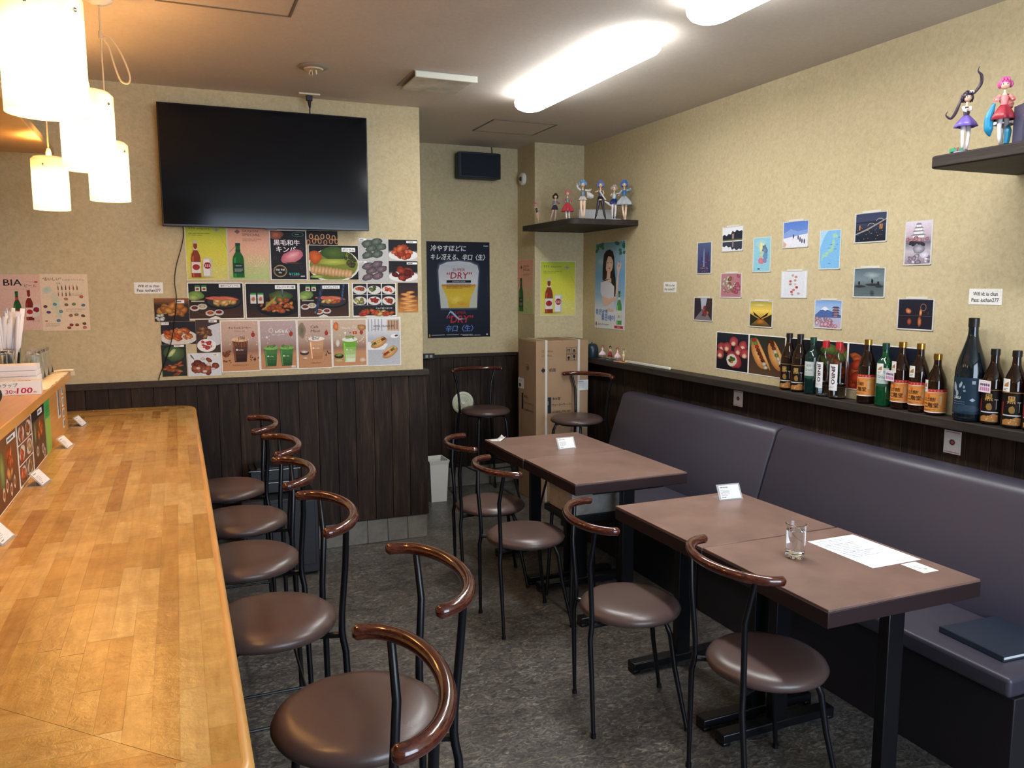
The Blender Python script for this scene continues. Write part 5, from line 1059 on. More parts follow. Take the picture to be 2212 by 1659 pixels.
for k, (z, h) in enumerate(((1.045, .045), (.995, .04), (.95, .036), (.905, .036))):
    a = Art(.05, h, (226, 226, 224)); a.rect(.008, .006, .034, h-.012, (140, 138, 134)); on_panel(a, 'white_sticker', 3.83, z, ['topmost', 'second', 'third', 'lowest'][k]+' white sticker in the column at the end of the back panel', 'sticker')

# card stands: a bent clear sheet with a printed card
def stand(x, y, z, rz, lab, group, s=1.0, tilt=62):
    t = thing('card_stand', lab, 'card stand', (x, y, z), rz, group); w, h = .095*s, .058*s; ct_, st_ = cos(radians(tilt)), sin(radians(tilt))
    MB().box(-w/2, w/2, -.005, .05*s, 0, .0018).add([(-w/2, 0, .001), (w/2, 0, .001), (w/2, h*ct_, h*st_), (-w/2, h*ct_, h*st_), (-w/2, .002, .001), (w/2, .002, .001), (w/2, h*ct_+.002, h*st_), (-w/2, h*ct_+.002, h*st_)], [(0, 1, 2, 3), (4, 7, 6, 5), (0, 3, 7, 4), (1, 5, 6, 2), (3, 2, 6, 7)]).build('clear_holder', M_ACRYL, t)
    a = Art(w*.86, h*.86, (236, 237, 238), .0008); W_, H_ = a.w, a.h; a.lines(.06*W_, .82*H_, .5*W_, 1, .1, .06*H_, (120, 120, 126)); a.lines(.06*W_, .62*H_, .42*W_, 5, .09*H_, .03*H_, (150, 150, 156)); a.lines(.06*W_, .1*H_, .3*W_, 1, .1, .05*H_, (110, 110, 116))
    o = a.build('printed_card', t, xf=lambda u, v, c: (u-W_/2, (v+.004)*ct_-(c+.0008)*st_, (v+.004)*st_+(c+.0008)*ct_))
    return t
stand(1.985, 2.515, .66, radians(-5), 'clear stand with a printed card on the front table beside the bench', 'card stands on the tables', 1.1)
stand(1.835, 3.66, .66, radians(3), 'clear stand with a printed card in the middle of the farthest table', 'card stands on the tables', 1.1)
SG = 'small card stands along the counter back panel'
for y, l in ((2.24, 'nearest small card stand, cut off by the left edge of the view'), (2.87, 'small card stand in front of the grid of plates'), (3.50, 'small card stand below the narrow green notice'), (4.03, 'farthest small card stand, past the end of the panel')):
    stand(-.410, y, CZ, radians(90-8), l, SG, .95, 50)
# papers on the tables
a = Art(.197, .272, (240, 243, 250), .0004); a.step = 2e-5
for k in range(13): a.lines(.016, .25-.013*k, .165*(1-.3*(k % 3 == 2)), 1, .01, .003, (176, 184, 204) if k not in (3, 9) else (120, 150, 210))
o = a.build('paper_sheet', xf=lambda u, v, c: (u, v, c)); o.location = (1.882, 1.716, .6603); tag(o, 'white A4 sheet with faint print lying on the front table', 'paper')
a = Art(.06, .083, (236, 238, 238), .0005); a.lines(.008, .05, .03, 3, .009, .002, (170, 176, 160)); a.disc(.036, .025, .006, .005, (200, 200, 160), 10)
o = a.build('business_card', xf=lambda u, v, c: (u, v, c)); o.location = (1.985, 1.626, .6603); tag(o, 'small pale card lying beside the white sheet', 'card')
n = 7; vs = []; fs = []
for i in range(n):
    for j in range(5):
        u, v = i/(n-1), j/4; vs.append((u*.085, v*.055-.01*sin(u*3), .001+.018*max(0, u-.45)**1.3*2+.004*sin(u*9+v*5)*u))
fs = [(i*5+j, (i+1)*5+j, (i+1)*5+j+1, i*5+j+1) for i in range(n-1) for j in range(4)]
m_ = MB().add(vs, fs).build('crumpled_paper', mat('leaflet_paper', (208, 210, 208), .6, vary=.22, vscale=60), loc=(1.548, 4.0, .6605), rotz=.1, smooth=True); so = m_.modifiers.new('s', 'SOLIDIFY'); so.thickness = .0006
tag(m_, 'small crumpled leaflet at the far left corner of the farthest table', 'paper')
# ================================================================= CARDBOARD BOX
t = thing('cardboard_box', 'tall cardboard appliance box with white straps beside the wall column', 'box', (2.44, 5.105, 0))
BW, BD, BH = .20, .155, 1.125
MB().box(-BW, BW, -BD, BD, 0, BH).build('carton', M_CARD, t, bevel=.004)
MB().box(-BW+.002, -.004, -BD+.002, BD-.002, BH, BH+.003).box(.004, BW-.002, -BD+.002, BD-.002, BH, BH+.004).build('flap', M_CARD, t)
M_STRAP = mat('white_strap', (206, 202, 194), .35)
for x in (-.125, .125): MB().box(x-.008, x+.008, -BD-.0015, -BD, 0, BH+.004).box(x-.008, x+.008, -BD, BD, BH+.003, BH+.006).build('strap', M_STRAP, t)
CB, CI = (158, 128, 98), (38, 40, 52)
class Decal(Art):
    def __init__(s, w, h): super().__init__(w, h, CB); s.V = []; s.F = []; s.C = []; s.n = 0; s.th = .0003; s.step = 3e-5
a = Decal(.4, 1.12)
for z, s_ in ((1.055, 'White'), (1.025, 'Black')):
    a.ring(.050, z, .0105, .0105, .002, CI, 4, pi/4, pi/4+2*pi); a.text(s_, .083, z-.006, .012, CI)
a.poly([(.036, .925), (.055, .947), (.055, .935), (.082, .935), (.082, .915), (.055, .915), (.055, .903)], CI); a.text('前面', .098, .913, .024, CI, bold=.02)
for x in (.228, .270):
    for z in (.985, 1.032): 
        for r_ in ((x, z, .036, .002), (x, z+.044, .036, .002), (x, z, .002, .046), (x+.034, z, .002, .046)): a.rect(*r_, CI)
for q in (.012, .024): a.rect(.228+q-.002, 1.040, .004, .02, CI); a.poly([(.228+q-.007, 1.058), (.228+q+.007, 1.058), (.228+q, 1.070)], CI)
a.disc(.246, 1.007, .010, .009, CI, 10); a.rect(.240, .990, .012, .008, CI); a.rect(.277, 1.042, .022, .006, CI); a.disc(.288, 1.057, .009, .007, CI, 10)
a.disc(.288, 1.014, .010, .012, CI, 12); a.rect(.2865, .992, .003, .014, CI); a.rect(.281, .990, .014, .003, CI)
a.rect(.087, .625, .026, .112, CI); a.rect(.087, .684, .006, .026, CB); a.text('浄水型', .120, .715, .020, CI, bold=.02); a.text('ウォーターサーバー', .120, .672, .020, CI, w=.150, bold=.01); a.text('LC2403L-PW-WY', .120, .625, .016, CI, w=.145, bold=.01)
o = a.build('box_print', t, xf=lambda u, v, c: (u-BW, -BD-c-.0003, v)); o['label'] = 'dark printed words and symbols on the front of the box'
a = Decal(.31, 1.12); a.ring(.155, .935, .03, .03, .003, CI, 4, pi/4, pi/4+2*pi); a.text('天面', .142, .923, .022, CI); a.rect(.06, .63, .03, .115, CI); a.text('浄水型', .10, .715, .020, CI); a.text('ウォーターサーバー', .10, .672, .020, CI, w=.17); a.text('LC2403L-PW-WY', .10, .625, .016, CI, w=.165)
a.build('side_print', t, xf=lambda u, v, c: (-BW-c-.0003, BD-u, v))
a = Art(.082, .072, (226, 226, 222), .0006); a.lines(.006, .058, .05, 1, .01, .004, (120, 120, 124)); a.lines(.012, .042, .04, 3, .011, .002, (160, 160, 164)); a.build('shipping_label', t, xf=lambda u, v, c: (BW-.083+u, -BD-.002-c, .775+v))
a = Art(.10, .075, (222, 222, 216), .0006); a.rect(.012, .012, .04, .024, (70, 66, 66)); a.lines(.01, .055, .06, 1, .01, .004, (130, 126, 120)); a.build('shipping_label', t, xf=lambda u, v, c: (-BW-.001-c, BD-u, .775+v))

# ================================================================= BOTTLES
M_BROWN = mat('dark_brown_glass', (30, 15, 9), .04, coat=.3); M_GREEN = mat('green_glass', (16, 74, 42), .04, coat=.3, trans=.25); M_DGREEN = mat('dark_green_glass', (14, 38, 36), .04, coat=.3); M_NIGHT = mat('black_blue_glass', (14, 24, 30), .05, coat=.3)
M_GOLD = mat('gold_cap', (190, 150, 76), .28, metal=1); M_REDCAP = mat('red_cap', (176, 36, 40), .35); M_BLKCAP = mat('black_cap', (24, 22, 22), .35); M_GRNCAP = mat('green_cap', (22, 60, 46), .35)
PF = {'shochu': ([(0, .003), (.030, 0), (.0365, .004), (.037, .012), (.037, .150), (.0345, .168), (.027, .192), (.0185, .212), (.0145, .226), (.0135, .25), (.0135, .262), (0, .262)], .252, .275, .0155),
      'green': ([(0, .003), (.030, 0), (.0345, .004), (.035, .012), (.035, .168), (.032, .182), (.020, .200), (.0135, .212), (.013, .246), (.013, .256), (0, .256)], .238, .265, .0148),
      'clear': ([(0, .003), (.034, 0), (.038, .005), (.0385, .014), (.0385, .146), (.036, .166), (.029, .184), (.019, .200), (.0145, .210), (.0135, .225), (.0135, .246), (0, .246)], .222, .254, .0155),
      'short': ([(0, .003), (.031, 0), (.037, .004), (.0375, .012), (.0375, .120), (.035, .140), (.027, .163), (.0175, .184), (.014, .198), (.0135, .215), (.0135, .228), (0, .228)], .216, .240, .0155),
      'large': ([(0, .004), (.044, 0), (.0515, .006), (.052, .02), (.052, .180), (.050, .202), (.043, .235), (.030, .275), (.021, .305), (.0175, .325), (.0165, .36), (.0165, .374), (0, .374)], .350, .384, .0185)}
def wrap(art, R_, a0, z0):
    """bend a flat print round a bottle; a0 = middle direction"""
    return lambda u, v, c: ((R_+c)*cos(a0+(u-art.w/2)/R_), (R_+c)*sin(a0+(u-art.w/2)/R_), z0+v)
class Lab(Art):
    def __init__(s, w, h, bg):
        super().__init__(w, h, bg, .0003); s.V = []; s.F = []; s.C = []; s.n = 0; s.step = 2.5e-5; s.rect(0, 0, w, h, bg, 16)
    def build(s, name, parent=None, xf=None, mat_=None):
        V, F, C, q = [], [], [], .0022          # cut every shape into narrow strips so it follows the curve
        for f, cs in zip(s.F, s.C):
            z = s.V[f[0]][2]; P = [s.V[i][:2] for i in f]; c = tuple(sum(k[j] for k in cs)/len(cs) for j in range(3))
            x0, x1 = min(p[0] for p in P), max(p[0] for p in P)
            for k in range(int(math.floor(x0/q)), int(math.floor(x1/q))+1):
                p = clip_poly(P, k*q, -1, (k+1)*q, 1)
                if len(p) >= 3: o = len(V); V += [(a_, b_, z) for a_, b_ in p]; F.append(tuple(range(o, o+len(p)))); C.append([c]*len(p))
        s.V, s.F, s.C = V, F, C
        return Art.build(s, name, parent, xf, mat_)
def lab_orange():
    a = Lab(.150, .092, (214, 140, 70)); a.rect(0, .080, .150, .012, (180, 44, 48), 16); a.rect(0, .0785, .15, .0015, WH, 16); a.rect(0, 0, .150, .003, WH, 16); 
    for i in range(26): a.blob(a.R.uniform(.003, .147), a.R.uniform(.006, .075), .006, .004, px((214, 140, 70), a.R.uniform(.9, 1.08)), (214, 140, 70), n=6)
    for i in range(5): a.text('麹', .052+.012*i, .0825, .007, (226, 160, 120))
    a.disc(.058, .066, .006, .006, (214, 96, 50)); a.text('むぎ焼酎', .042, .044, .016, (44, 28, 20), w=.042, bold=.01); a.text('二階堂', .038, .020, .019, (44, 28, 20), w=.056, bold=.02); a.lines(.036, .012, .05, 2, .004, .0012, (120, 70, 40)); a.rect(.098, .03, .008, .036, (196, 170, 130)); return a
def lab_dark():
    a = Lab(.150, .125, (26, 20, 18)); a.rect(0, .118, .15, .003, (150, 110, 60), 16); G = (190, 150, 84); a.text('黒', .060, .080, .026, G, bold=.03); a.blob(.076, .058, .010, .014, G, (110, 80, 40))
    a.rect(.040, .04, .006, .045, (150, 40, 32)); a.rect(.098, .05, .0015, .035, (206, 206, 200)); a.rect(.092, .084, .012, .0025, (206, 206, 200)); a.rect(.045, .0365, .062, .004, (206, 206, 206), 6)
    a.poly([(.045, .004), (.107, .004), (.107, .030), (.09, .034), (.075, .024), (.06, .026), (.045, .02)], (170, 116, 62)); 
    for i in range(7): a.blob(a.R.uniform(.048, .104), a.R.uniform(.008, .026), .0022, .0022, (250, 236, 190), n=6)
    return a
def lab_green():
    a = Lab(.052, .078, (196, 204, 200)); a.rect(0, 0, .052, .012, (40, 84, 64), 6); a.text('鏡月', .014, .054, .012, (70, 90, 84), w=.024); a.text('Green', .008, .034, .013, (50, 80, 70), w=.036); a.lines(.008, .026, .034, 3, .005, .0014, (120, 136, 130)); return a
def lab_jinro():
    a = Lab(.044, .118, (228, 228, 230)); a.text('JINRO', .011, .110, .022, (60, 24, 40), w=.082, rot=-pi/2, bold=.05); a.lines(.010, .016, .024, 2, .005, .002, (150, 150, 156)); return a
def lab_large():
    a = Lab(.19, .135, (30, 48, 64)); S = (176, 190, 200)
    a.blob(.055, .098, .008, .018, S, px(S, .8), ang=.3); a.blob(.080, .108, .005, .012, S, px(S, .8), ang=-.4); a.blob(.092, .10, .004, .006, S); a.blob(.094, .086, .005, .004, S); a.blob(.066, .075, .006, .012, S, px(S, .8)); a.text('ZAKU', .052, .054, .010, WH, w=.030, bold=.02); a.lines(.052, .044, .045, 3, .008, .0014, (130, 150, 166)); a.poly([(.122, .060), (.132, .053), (.122, .046), (.112, .053)], (150, 164, 180)); a.rect(.118, .112, .012, .012, (150, 160, 170)); a.blob(.09, .02, .05, .012, (60, 76, 90), (40, 58, 74), j=.3)
    a.clip = (0, 0, .19, .135); return a
def lab_tag():
    a = Lab(.030, .046, (228, 226, 220)); a.poly([(.005, .018), (.025, .018), (.025, .036), (.012, .028)], (170, 122, 76)); a.lines(.006, .010, .018, 2, .005, .002, (90, 86, 86)); return a
FACE = radians(200)   # labels look into the room
BGp = 'liquor bottles on the ledge'
def bottle(kind, x, y, glass, cap, labs, label, rz=0, liquid=False):
    prof, c0, c1, cr = PF[kind]; t = thing('bottle', label, 'bottle', (x, y, .9952), rz, BGp)
    if liquid:
        inn = [(max(0, r-.0022), z+.003) for r, z in prof[1:-1]]
        MB().lathe(prof[:-1]+[(prof[-2][0]-.002, prof[-2][1])]+[(r, z) for r, z in inn[::-1]]+[(0, .006)], seg=36).build('glass_body', M_GLASS, t, smooth=True, angle=60)
        MB().lathe([(0, .0062)]+[(max(0, r-.0026), z+.0035) for r, z in prof[2:-1] if z < .07]+[(.0359, .068), (0, .068)], seg=36).build('liquor', M_WATER, t, smooth=True)
    else: MB().lathe(prof, seg=36).build('glass_body', glass, t, smooth=True, angle=60)
    MB().lathe([(0, c1), (cr-.0015, c1), (cr, c1-.0015), (cr, c0), (0, c0)], seg=28).build('cap', cap, t, smooth=True)
    for fn, off, z, extra in labs:
        if fn is None: continue
        a = fn(); R_ = prof[4][0]+.0004+extra; a.build('paper_label' if fn is not lab_tag else 'price_tag', t, xf=wrap(a, R_, FACE+off, z))
    return t
L = [('shochu', 2.735, 3.065, M_BROWN, M_BLKCAP, [(lab_dark, 0, .008, 0)], 'first brown bottle with black cap and dark label, leftmost in the row'),
     ('shochu', 2.730, 2.985, M_BROWN, M_BLKCAP, [(lab_dark, .1, .008, 0)], 'second brown bottle with black cap and gold figure, left of the green one'),
     ('green', 2.728, 2.898, M_DGREEN, M_GRNCAP, [(lab_green, -.05, .075, 0)], 'dark green bottle between the brown pair and the red-capped pair'),
     ('clear', 2.728, 2.818, M_GLASS, M_REDCAP, [(lab_jinro, -.35, .040, 0)], 'left one of the two clear bottles with red caps'),
     ('clear', 2.722, 2.732, M_GLASS, M_REDCAP, [(lab_jinro, -.2, .038, 0)], 'right one of the two clear bottles with red caps'),
     ('shochu', 2.726, 2.574, M_BROWN, M_GOLD, [(lab_orange, -.1, .034, 0)], 'brown bottle with orange label and gold cap standing alone after the clear pair'),
     ('green', 2.728, 2.482, M_GREEN, M_GRNCAP, [(lab_green, .1, .085, 0), (lab_tag, -.2, .135, .001)], 'bright green bottle between orange-labelled bottles'),
     ('shochu', 2.728, 2.398, M_BROWN, M_GOLD, [(lab_orange, .1, .030, 0), (lab_tag, -.6, .15, .0006)], 'orange-labelled bottle right of the bright green one, with a white price tag'),
     ('shochu', 2.726, 2.310, M_BROWN, M_GOLD, [(lab_orange, .1, .030, 0), (lab_tag, -.5, .14, .0006)], 'third orange-labelled bottle, with a white tag above its red band'),
     ('short', 2.724, 2.228, M_BROWN, M_GOLD, [(lab_orange, .1, .012, 0), (lab_tag, -.9, .092, .0006)], 'shortest orange-labelled bottle, right before the large dark bottle'),
     ('large', 2.722, 2.084, M_NIGHT, M_BLKCAP, [(lab_large, 0, .03, 0)], 'tallest bottle, dark green with a navy label, at the right of the row'),
     ('shochu', 2.732, 1.998, M_BROWN, M_BLKCAP, [(lab_dark, 0, .008, 0)], 'brown bottle just right of the tallest one, with a purple-marked slip'),
     ('shochu', 2.732, 1.916, M_BROWN, M_BLKCAP, [(lab_dark, .1, .008, 0), (lab_tag, -.55, .13, .0006)], 'brown bottle with a white tag, second right of the tallest one'),
     ('shochu', 2.736, 1.840, M_BROWN, M_BLKCAP, [(lab_dark, 0, .008, 0)], 'brown bottle cut off by the right edge of the view')]
for q in L: bottle(*q, liquid=q[0] == 'clear')
def slip(): 
    a = Lab(.058, .044, (232, 228, 232))
    for i in range(5): a.rect(.007+.0095*i, .006, .007, .013, (206, 130, 186)); a.blob(.0105+.0095*i, .028, .0045, .0055, (90, 60, 100), (120, 80, 130), n=7)
    a.lines(.006, .038, .03, 1, .004, .0012, (150, 140, 150)); return a
for x, y, z, l in ((2.686, 2.448, .1145, 'small white slip with pink squares taped between the green and orange-labelled bottles'), (2.690, 2.030, .118, 'small white slip with pink squares on the brown bottle by the tallest one')):
    a = slip(); o = a.build('price_slip', xf=lambda u, v, c: (-(c+.0004)-.25*u+.008, -u, v)); o.location = (x, y, .995+z); tag(o, l, 'slip')

# ================================================================= LEDGE ITEMS AT THE FAR END
tag(MB().box(2.728, 2.742, 4.08, 4.60, .9952, 1.009).build('white_batten', M_WHITE, bevel=.002), 'long thin white batten lying on the ledge below the blue poster', 'batten')
t = thing('horned_pot', 'round dark blue pot with two small horns at the end of the ledge', 'pot', (2.712, 5.03, .9952))
MB().lathe([(0, 0), (.040, 0), (.044, .01), (.045, .05), (.043, .07), (.034, .088), (.018, .097), (0, .099)], seg=28).build('pot_body', mat('dark_teal_pot', (30, 44, 54), .35), t, smooth=True)
for s_ in (-1, 1): MB().lathe([(0, 0), (.009, 0), (.004, .014), (0, .022)], (s_*.008, s_*.018, .088), 10).build('horn', mat('dark_teal_pot', (30, 44, 54), .35), t, smooth=True)
# generic figurines: plain doll body, hair, dress, stand
_fm = {}
def plastic(c): return mat('figure_plastic_%d_%d_%d' % c, c, .35)
SKIN = (226, 188, 160)
def doll(name_label, x, y, z, h, rz, hair, top, skirt, legs=SKIN, shoe=(40, 36, 44), arms=((.10, .60), (-.10, .60)), lean=0, skirt_w=.13, skirt_l=.16, hl='short', base=None, stance=(.03, -.035), kick=False, extra=None, group=None, crouch=False, sleeve=None):
    t = thing('figurine', name_label, 'figurine', (x, y, z), rz, group); H = h
    def P(*q): return (q[0]*H, q[1]*H+lean*q[2]*H, q[2]*H)
    zb = 0
    if base:
        bw, bc = base; MB().lathe([(0, 0), (bw*H, 0), (bw*H, .018*H), (bw*H*.96, .024*H), (0, .024*H)], seg=24).build('base', plastic(bc), t, smooth=True, angle=85); zb = .022
    lg = MB(); sh = MB()
    for i, s_ in enumerate((-1, 1)):
        fx = stance[i]; hip = P(0, s_*.038, .50)
        if kick and i == 1: kn, an = P(-.06, .05, .32), P(-.17, .07, .22)
        else: kn, an = P(.012, s_*.035+fx*.3, .28), P(0, fx, .045+zb)
        lg.tube([hip, tuple((hip[k]+kn[k])/2 for k in range(3)), kn, tuple(kn[k]*.45+an[k]*.55 for k in range(3)), an], [.042*H, .038*H, .027*H, .027*H, .015*H], 10)
        lg.ball(kn, .0265*H, 10)
        sh.tube([(an[0]-.012*H, an[1], an[2]-.008*H), (an[0]+.03*H, an[1], an[2]-.022*H), (an[0]+.055*H, an[1], an[2]-.03*H)], [.02*H, .017*H, .009*H], 8)
    lg.build('legs', plastic(legs), t, smooth=True, angle=85); sh.build('shoes', plastic(shoe), t, smooth=True, angle=85)
    bd = MB().tube([P(0, 0, .49), P(0, 0, .54), P(0, 0, .60), P(.004, 0, .68), P(.002, 0, .735), P(0, 0, .76), P(0, 0, .80)], [.052*H, .05*H, .036*H, .046*H, .03*H, .017*H, .016*H], 14)
    bd.ball(P(.006, 0, .875), .068*H, 16, sx=.95, sy=.92, sz=1.08)
    ar = MB() if sleeve else bd
    for i, s_ in enumerate((-1, 1)):
        ay, az = arms[i][:2]; ax = arms[i][2] if len(arms[i]) > 2 else .03; sh_ = P(0, s_*.055, .725); hd = P(ax, ay, az); el = P(ax*.4, (ay+s_*.055)/2+s_*.03, (az+.725)/2-.02)
        bd.tube([sh_, el, hd], [.018*H, .015*H, .011*H], 8); bd.ball(hd, .015*H, 8)
        if sleeve: ar.tube([sh_, el, tuple(el[k]*.4+hd[k]*.6 for k in range(3))], [.024*H, .026*H, .04*H], 10)
    bd.build('body', plastic(SKIN), t, smooth=True, angle=85)
    if sleeve: ar.build('sleeves', plastic(sleeve), t, smooth=True, angle=85)
    tm = MB().tube([P(0, 0, .53), P(0, 0, .60), P(.005, 0, .68), P(.003, 0, .72)], [.052*H, .041*H, .052*H, .04*H], 16); tm.build('bodice', plastic(top), t, smooth=True, angle=85)
    if skirt:
        seg = 30; rows = [(.048, .585), (.075, .545), (skirt_w*.8, .585-skirt_l*.6), (skirt_w, .585-skirt_l)]; vs = []
        for r, zz in rows:
            for i in range(seg):
                k = 1+(.14*cos(6*2*pi*i/seg) if r > .07 else 0); vs.append(P(r*k*cos(2*pi*i/seg)*.9, r*k*sin(2*pi*i/seg), zz))
        fs = [(a_*seg+i, a_*seg+(i+1) % seg, (a_+1)*seg+(i+1) % seg, (a_+1)*seg+i) for a_ in range(3) for i in range(seg)]
        o = MB().add(vs, fs).build('skirt', plastic(skirt), t, smooth=True, angle=80); m_ = o.modifiers.new('s', 'SOLIDIFY'); m_.thickness = .006*H
    hm = MB().ball(P(-.008, 0, .89), .078*H, 16, sx=.98, sy=1.0, sz=1.0)
    hz = {'short': .83, 'bob': .80}.get(hl, .80)
    for k in range(-3, 4):
        an = pi+k*.48; hm.tube([P(.062*cos(an), .066*sin(an), .91), P(.076*cos(an), .080*sin(an), .86), P(.07*cos(an), .076*sin(an), hz)], [.026*H, .024*H, .008*H], 7)
    for s_ in (-.04, 0, .04): hm.tube([P(.03, s_*.6, .955), P(.062, s_, .935), P(.07, s_*1.1, .895)], [.02*H, .018*H, .006*H], 6)
    if hl == 'tails':
        hm.curve([P(-.03, .07, .93), P(-.05, .13, .96), P(-.03, .20, 1.08), P(0, .19, 1.2), P(.01, .13, 1.27), P(.01, .15, 1.34)], [.012*H, .02*H, .028*H, .024*H, .010*H, .003*H], 8)
        hm.curve([P(-.03, -.07, .88), P(-.04, -.11, .75), P(-.02, -.17, .62), P(0, -.24, .55), P(.02, -.32, .60), P(.02, -.29, .66)], [.012*H, .024*H, .026*H, .018*H, .01*H, .003*H], 8)
    if hl == 'long': hm.curve([P(-.05, 0, .9), P(-.085, 0, .75), P(-.09, .01, .6), P(-.08, .02, .5)], [.06*H, .055*H, .045*H, .012*H], 10)
    hm.build('hair', plastic(hair), t, smooth=True, angle=85)
    fc = MB()
    for s_ in (-1, 1): fc.ball(P(.064, s_*.026, .868), .0105*H, 8, sx=.5, sy=.75)
    fc.build('eyes', plastic((52, 44, 60)), t, smooth=True, angle=85)
    MB().ball(P(.0715, 0, .838), .005*H, 6, sx=.4, sy=1.3, sz=.5).build('mouth', plastic((190, 96, 96)), t, smooth=True, angle=85)
    if extra: extra(t, H, P)
    return t
FA = radians(-112)   # figures face the camera
FGr = 'figurines on the corner shelf'
zS = 1.9203
doll('small crouching pink-haired figurine at the left end of the corner shelf', 2.345, 5.13, zS, .155, FA+.5, (206, 110, 124), (40, 34, 38), None, legs=(206, 160, 134), arms=((.12, .66, .05), (-.13, .76, .05)), stance=(.03, -.06), lean=-.25, group=FGr)
def sheet(c, pts): 
    def f(t, H, P):
        n = len(pts)//2; vs = [P(*q) for q in pts]; fs = [(i, i+1, n+i+1, n+i) for i in range(n-1)]
        o = MB().add(vs, fs).build('cape', plastic(c), t, smooth=True, angle=80); m_ = o.modifiers.new('s', 'SOLIDIFY'); m_.thickness = .012*H
    return f
doll('black-haired figurine in grey, leaning against the pink one on the corner shelf', 2.385, 4.985, zS, .205, FA, (34, 28, 34), (132, 124, 136), (46, 50, 66), legs=(196, 160, 140), shoe=(30, 28, 34), arms=((-.03, .60, .06), (.13, .62, .02)), stance=(-.14, .02), skirt_w=.11, skirt_l=.14, hl='bob', sleeve=(132, 124, 136), lean=.06, group=FGr)
doll('pink-haired figurine in a red and pink robe on a white stand', 2.42, 4.85, zS, .215, FA, (206, 112, 126), (96, 150, 120), (188, 60, 72), legs=(226, 222, 220), shoe=(40, 34, 44), arms=((-.07, .62, .05), (.09, .60, .03)), stance=(-.02, .06), kick=False, skirt_w=.19, skirt_l=.27, sleeve=(196, 96, 120), base=(.24, (226, 224, 222)), group=FGr)
doll('light-blue-haired figurine in a fluttering white wrap with raised arms', 2.455, 4.70, zS, .265, FA-.1, (104, 160, 206), (110, 130, 150), (196, 188, 186), legs=(232, 200, 172), shoe=(90, 120, 130), arms=((-.14, .88, .03), (.20, .74, .02)), stance=(-.005, .03), skirt_w=.10, skirt_l=.10, sleeve=(206, 202, 200), extra=sheet((204, 200, 198), [(-.02, .10, .70), (-.03, .20, .66), (-.02, .27, .60), (-.04, .10, .55), (-.05, .20, .52), (-.03, .26, .55)]), group=FGr)
def blade(t, H, P): MB().tube([P(.06, -.02, .72), P(.06, .05, .60), P(.05, .13, .50)], [.02*H, .022*H, .015*H], 8).tube([P(.05, .11, .46), P(.05, .19, .41), P(.05, .28, .36)], [.012*H, .03*H, .032*H], 8).build('white_blade', plastic((214, 212, 214)), t, smooth=True)
doll('blue-haired figurine in black stockings holding a long white blade', 2.565, 4.665, zS, .262, FA-.1, (104, 124, 176), (52, 66, 88), (44, 42, 48), legs=(40, 42, 50), shoe=(30, 30, 38), arms=((-.12, .70, .03), (.06, .62, .06)), stance=(-.12, .13), skirt_w=.075, skirt_l=.07, hl='bob', extra=blade, group=FGr)
doll('grey-haired figurine in a navy dress on a square-cut white stand', 2.635, 4.61, zS, .232, FA, (176, 166, 156), (176, 206, 220), (30, 48, 106), legs=(214, 206, 206), shoe=(176, 196, 214), arms=((-.09, .66, .05), (.19, .78, .03)), stance=(-.04, .03), skirt_w=.13, skirt_l=.14, base=(.21, (206, 206, 226)), group=FGr)
doll('blue-haired figurine in a pale blue dress at the right end of the corner shelf', 2.695, 4.585, zS, .262, FA-.15, (72, 116, 186), (54, 104, 168), (176, 184, 186), legs=(228, 198, 174), shoe=(220, 190, 170), arms=((-.13, .60, .02), (.15, .76, .04)), stance=(.01, .04), skirt_w=.20, skirt_l=.22, hl='bob', sleeve=(130, 180, 206), group=FGr)
tag(MB().box(-.115, .115, -.02, .02, 0, .082).build('white_box', mat('shelf_box_white', (186, 184, 182), .5), bevel=.002, loc=(2.60, 4.80, zS+.0005), rotz=radians(-12)), 'plain white box standing behind the figurines on the corner shelf', 'box')
# figures on the right shelf
FG2 = 'figurines on the right wall shelf'; z2 = 1.9253
def bow(t, H, P):
    MB().box(-.01*H, .012*H, -.035*H, .035*H, -.018*H, .018*H).build('hair_bow', plastic((232, 232, 232)), t, loc=P(.055, .035, .945), bevel=.001)
def gift(t, H, P):
    MB().box(-.05*H, .05*H, -.085*H, .085*H, 0, .06*H).build('gift_box', plastic((56, 150, 104)), t, loc=P(.02, -.13, .024), bevel=.001); MB().box(-.052*H, .052*H, -.012*H, .012*H, 0, .064*H).tube([(0, -.04*H, .07*H), (0, 0, .064*H), (0, .04*H, .075*H)], [.008*H, .005*H, .008*H], 6).build('ribbon', plastic((176, 44, 44)), t, loc=P(.02, -.13, .024)); bow(t, H, P)
doll('dark-haired figurine with long flying hair in a purple skirt on a lilac stand', 2.40, 1.915, z2, .205, FA-.1, (52, 38, 54), (44, 40, 54), (112, 92, 176), legs=(232, 226, 228), shoe=(44, 34, 50), arms=((.01, .66, .07), (-.01, .68, .07)), stance=(-.03, .03), skirt_w=.155, skirt_l=.17, hl='tails', sleeve=(232, 230, 236), base=(.20, (178, 140, 206)), extra=gift, group=FG2)
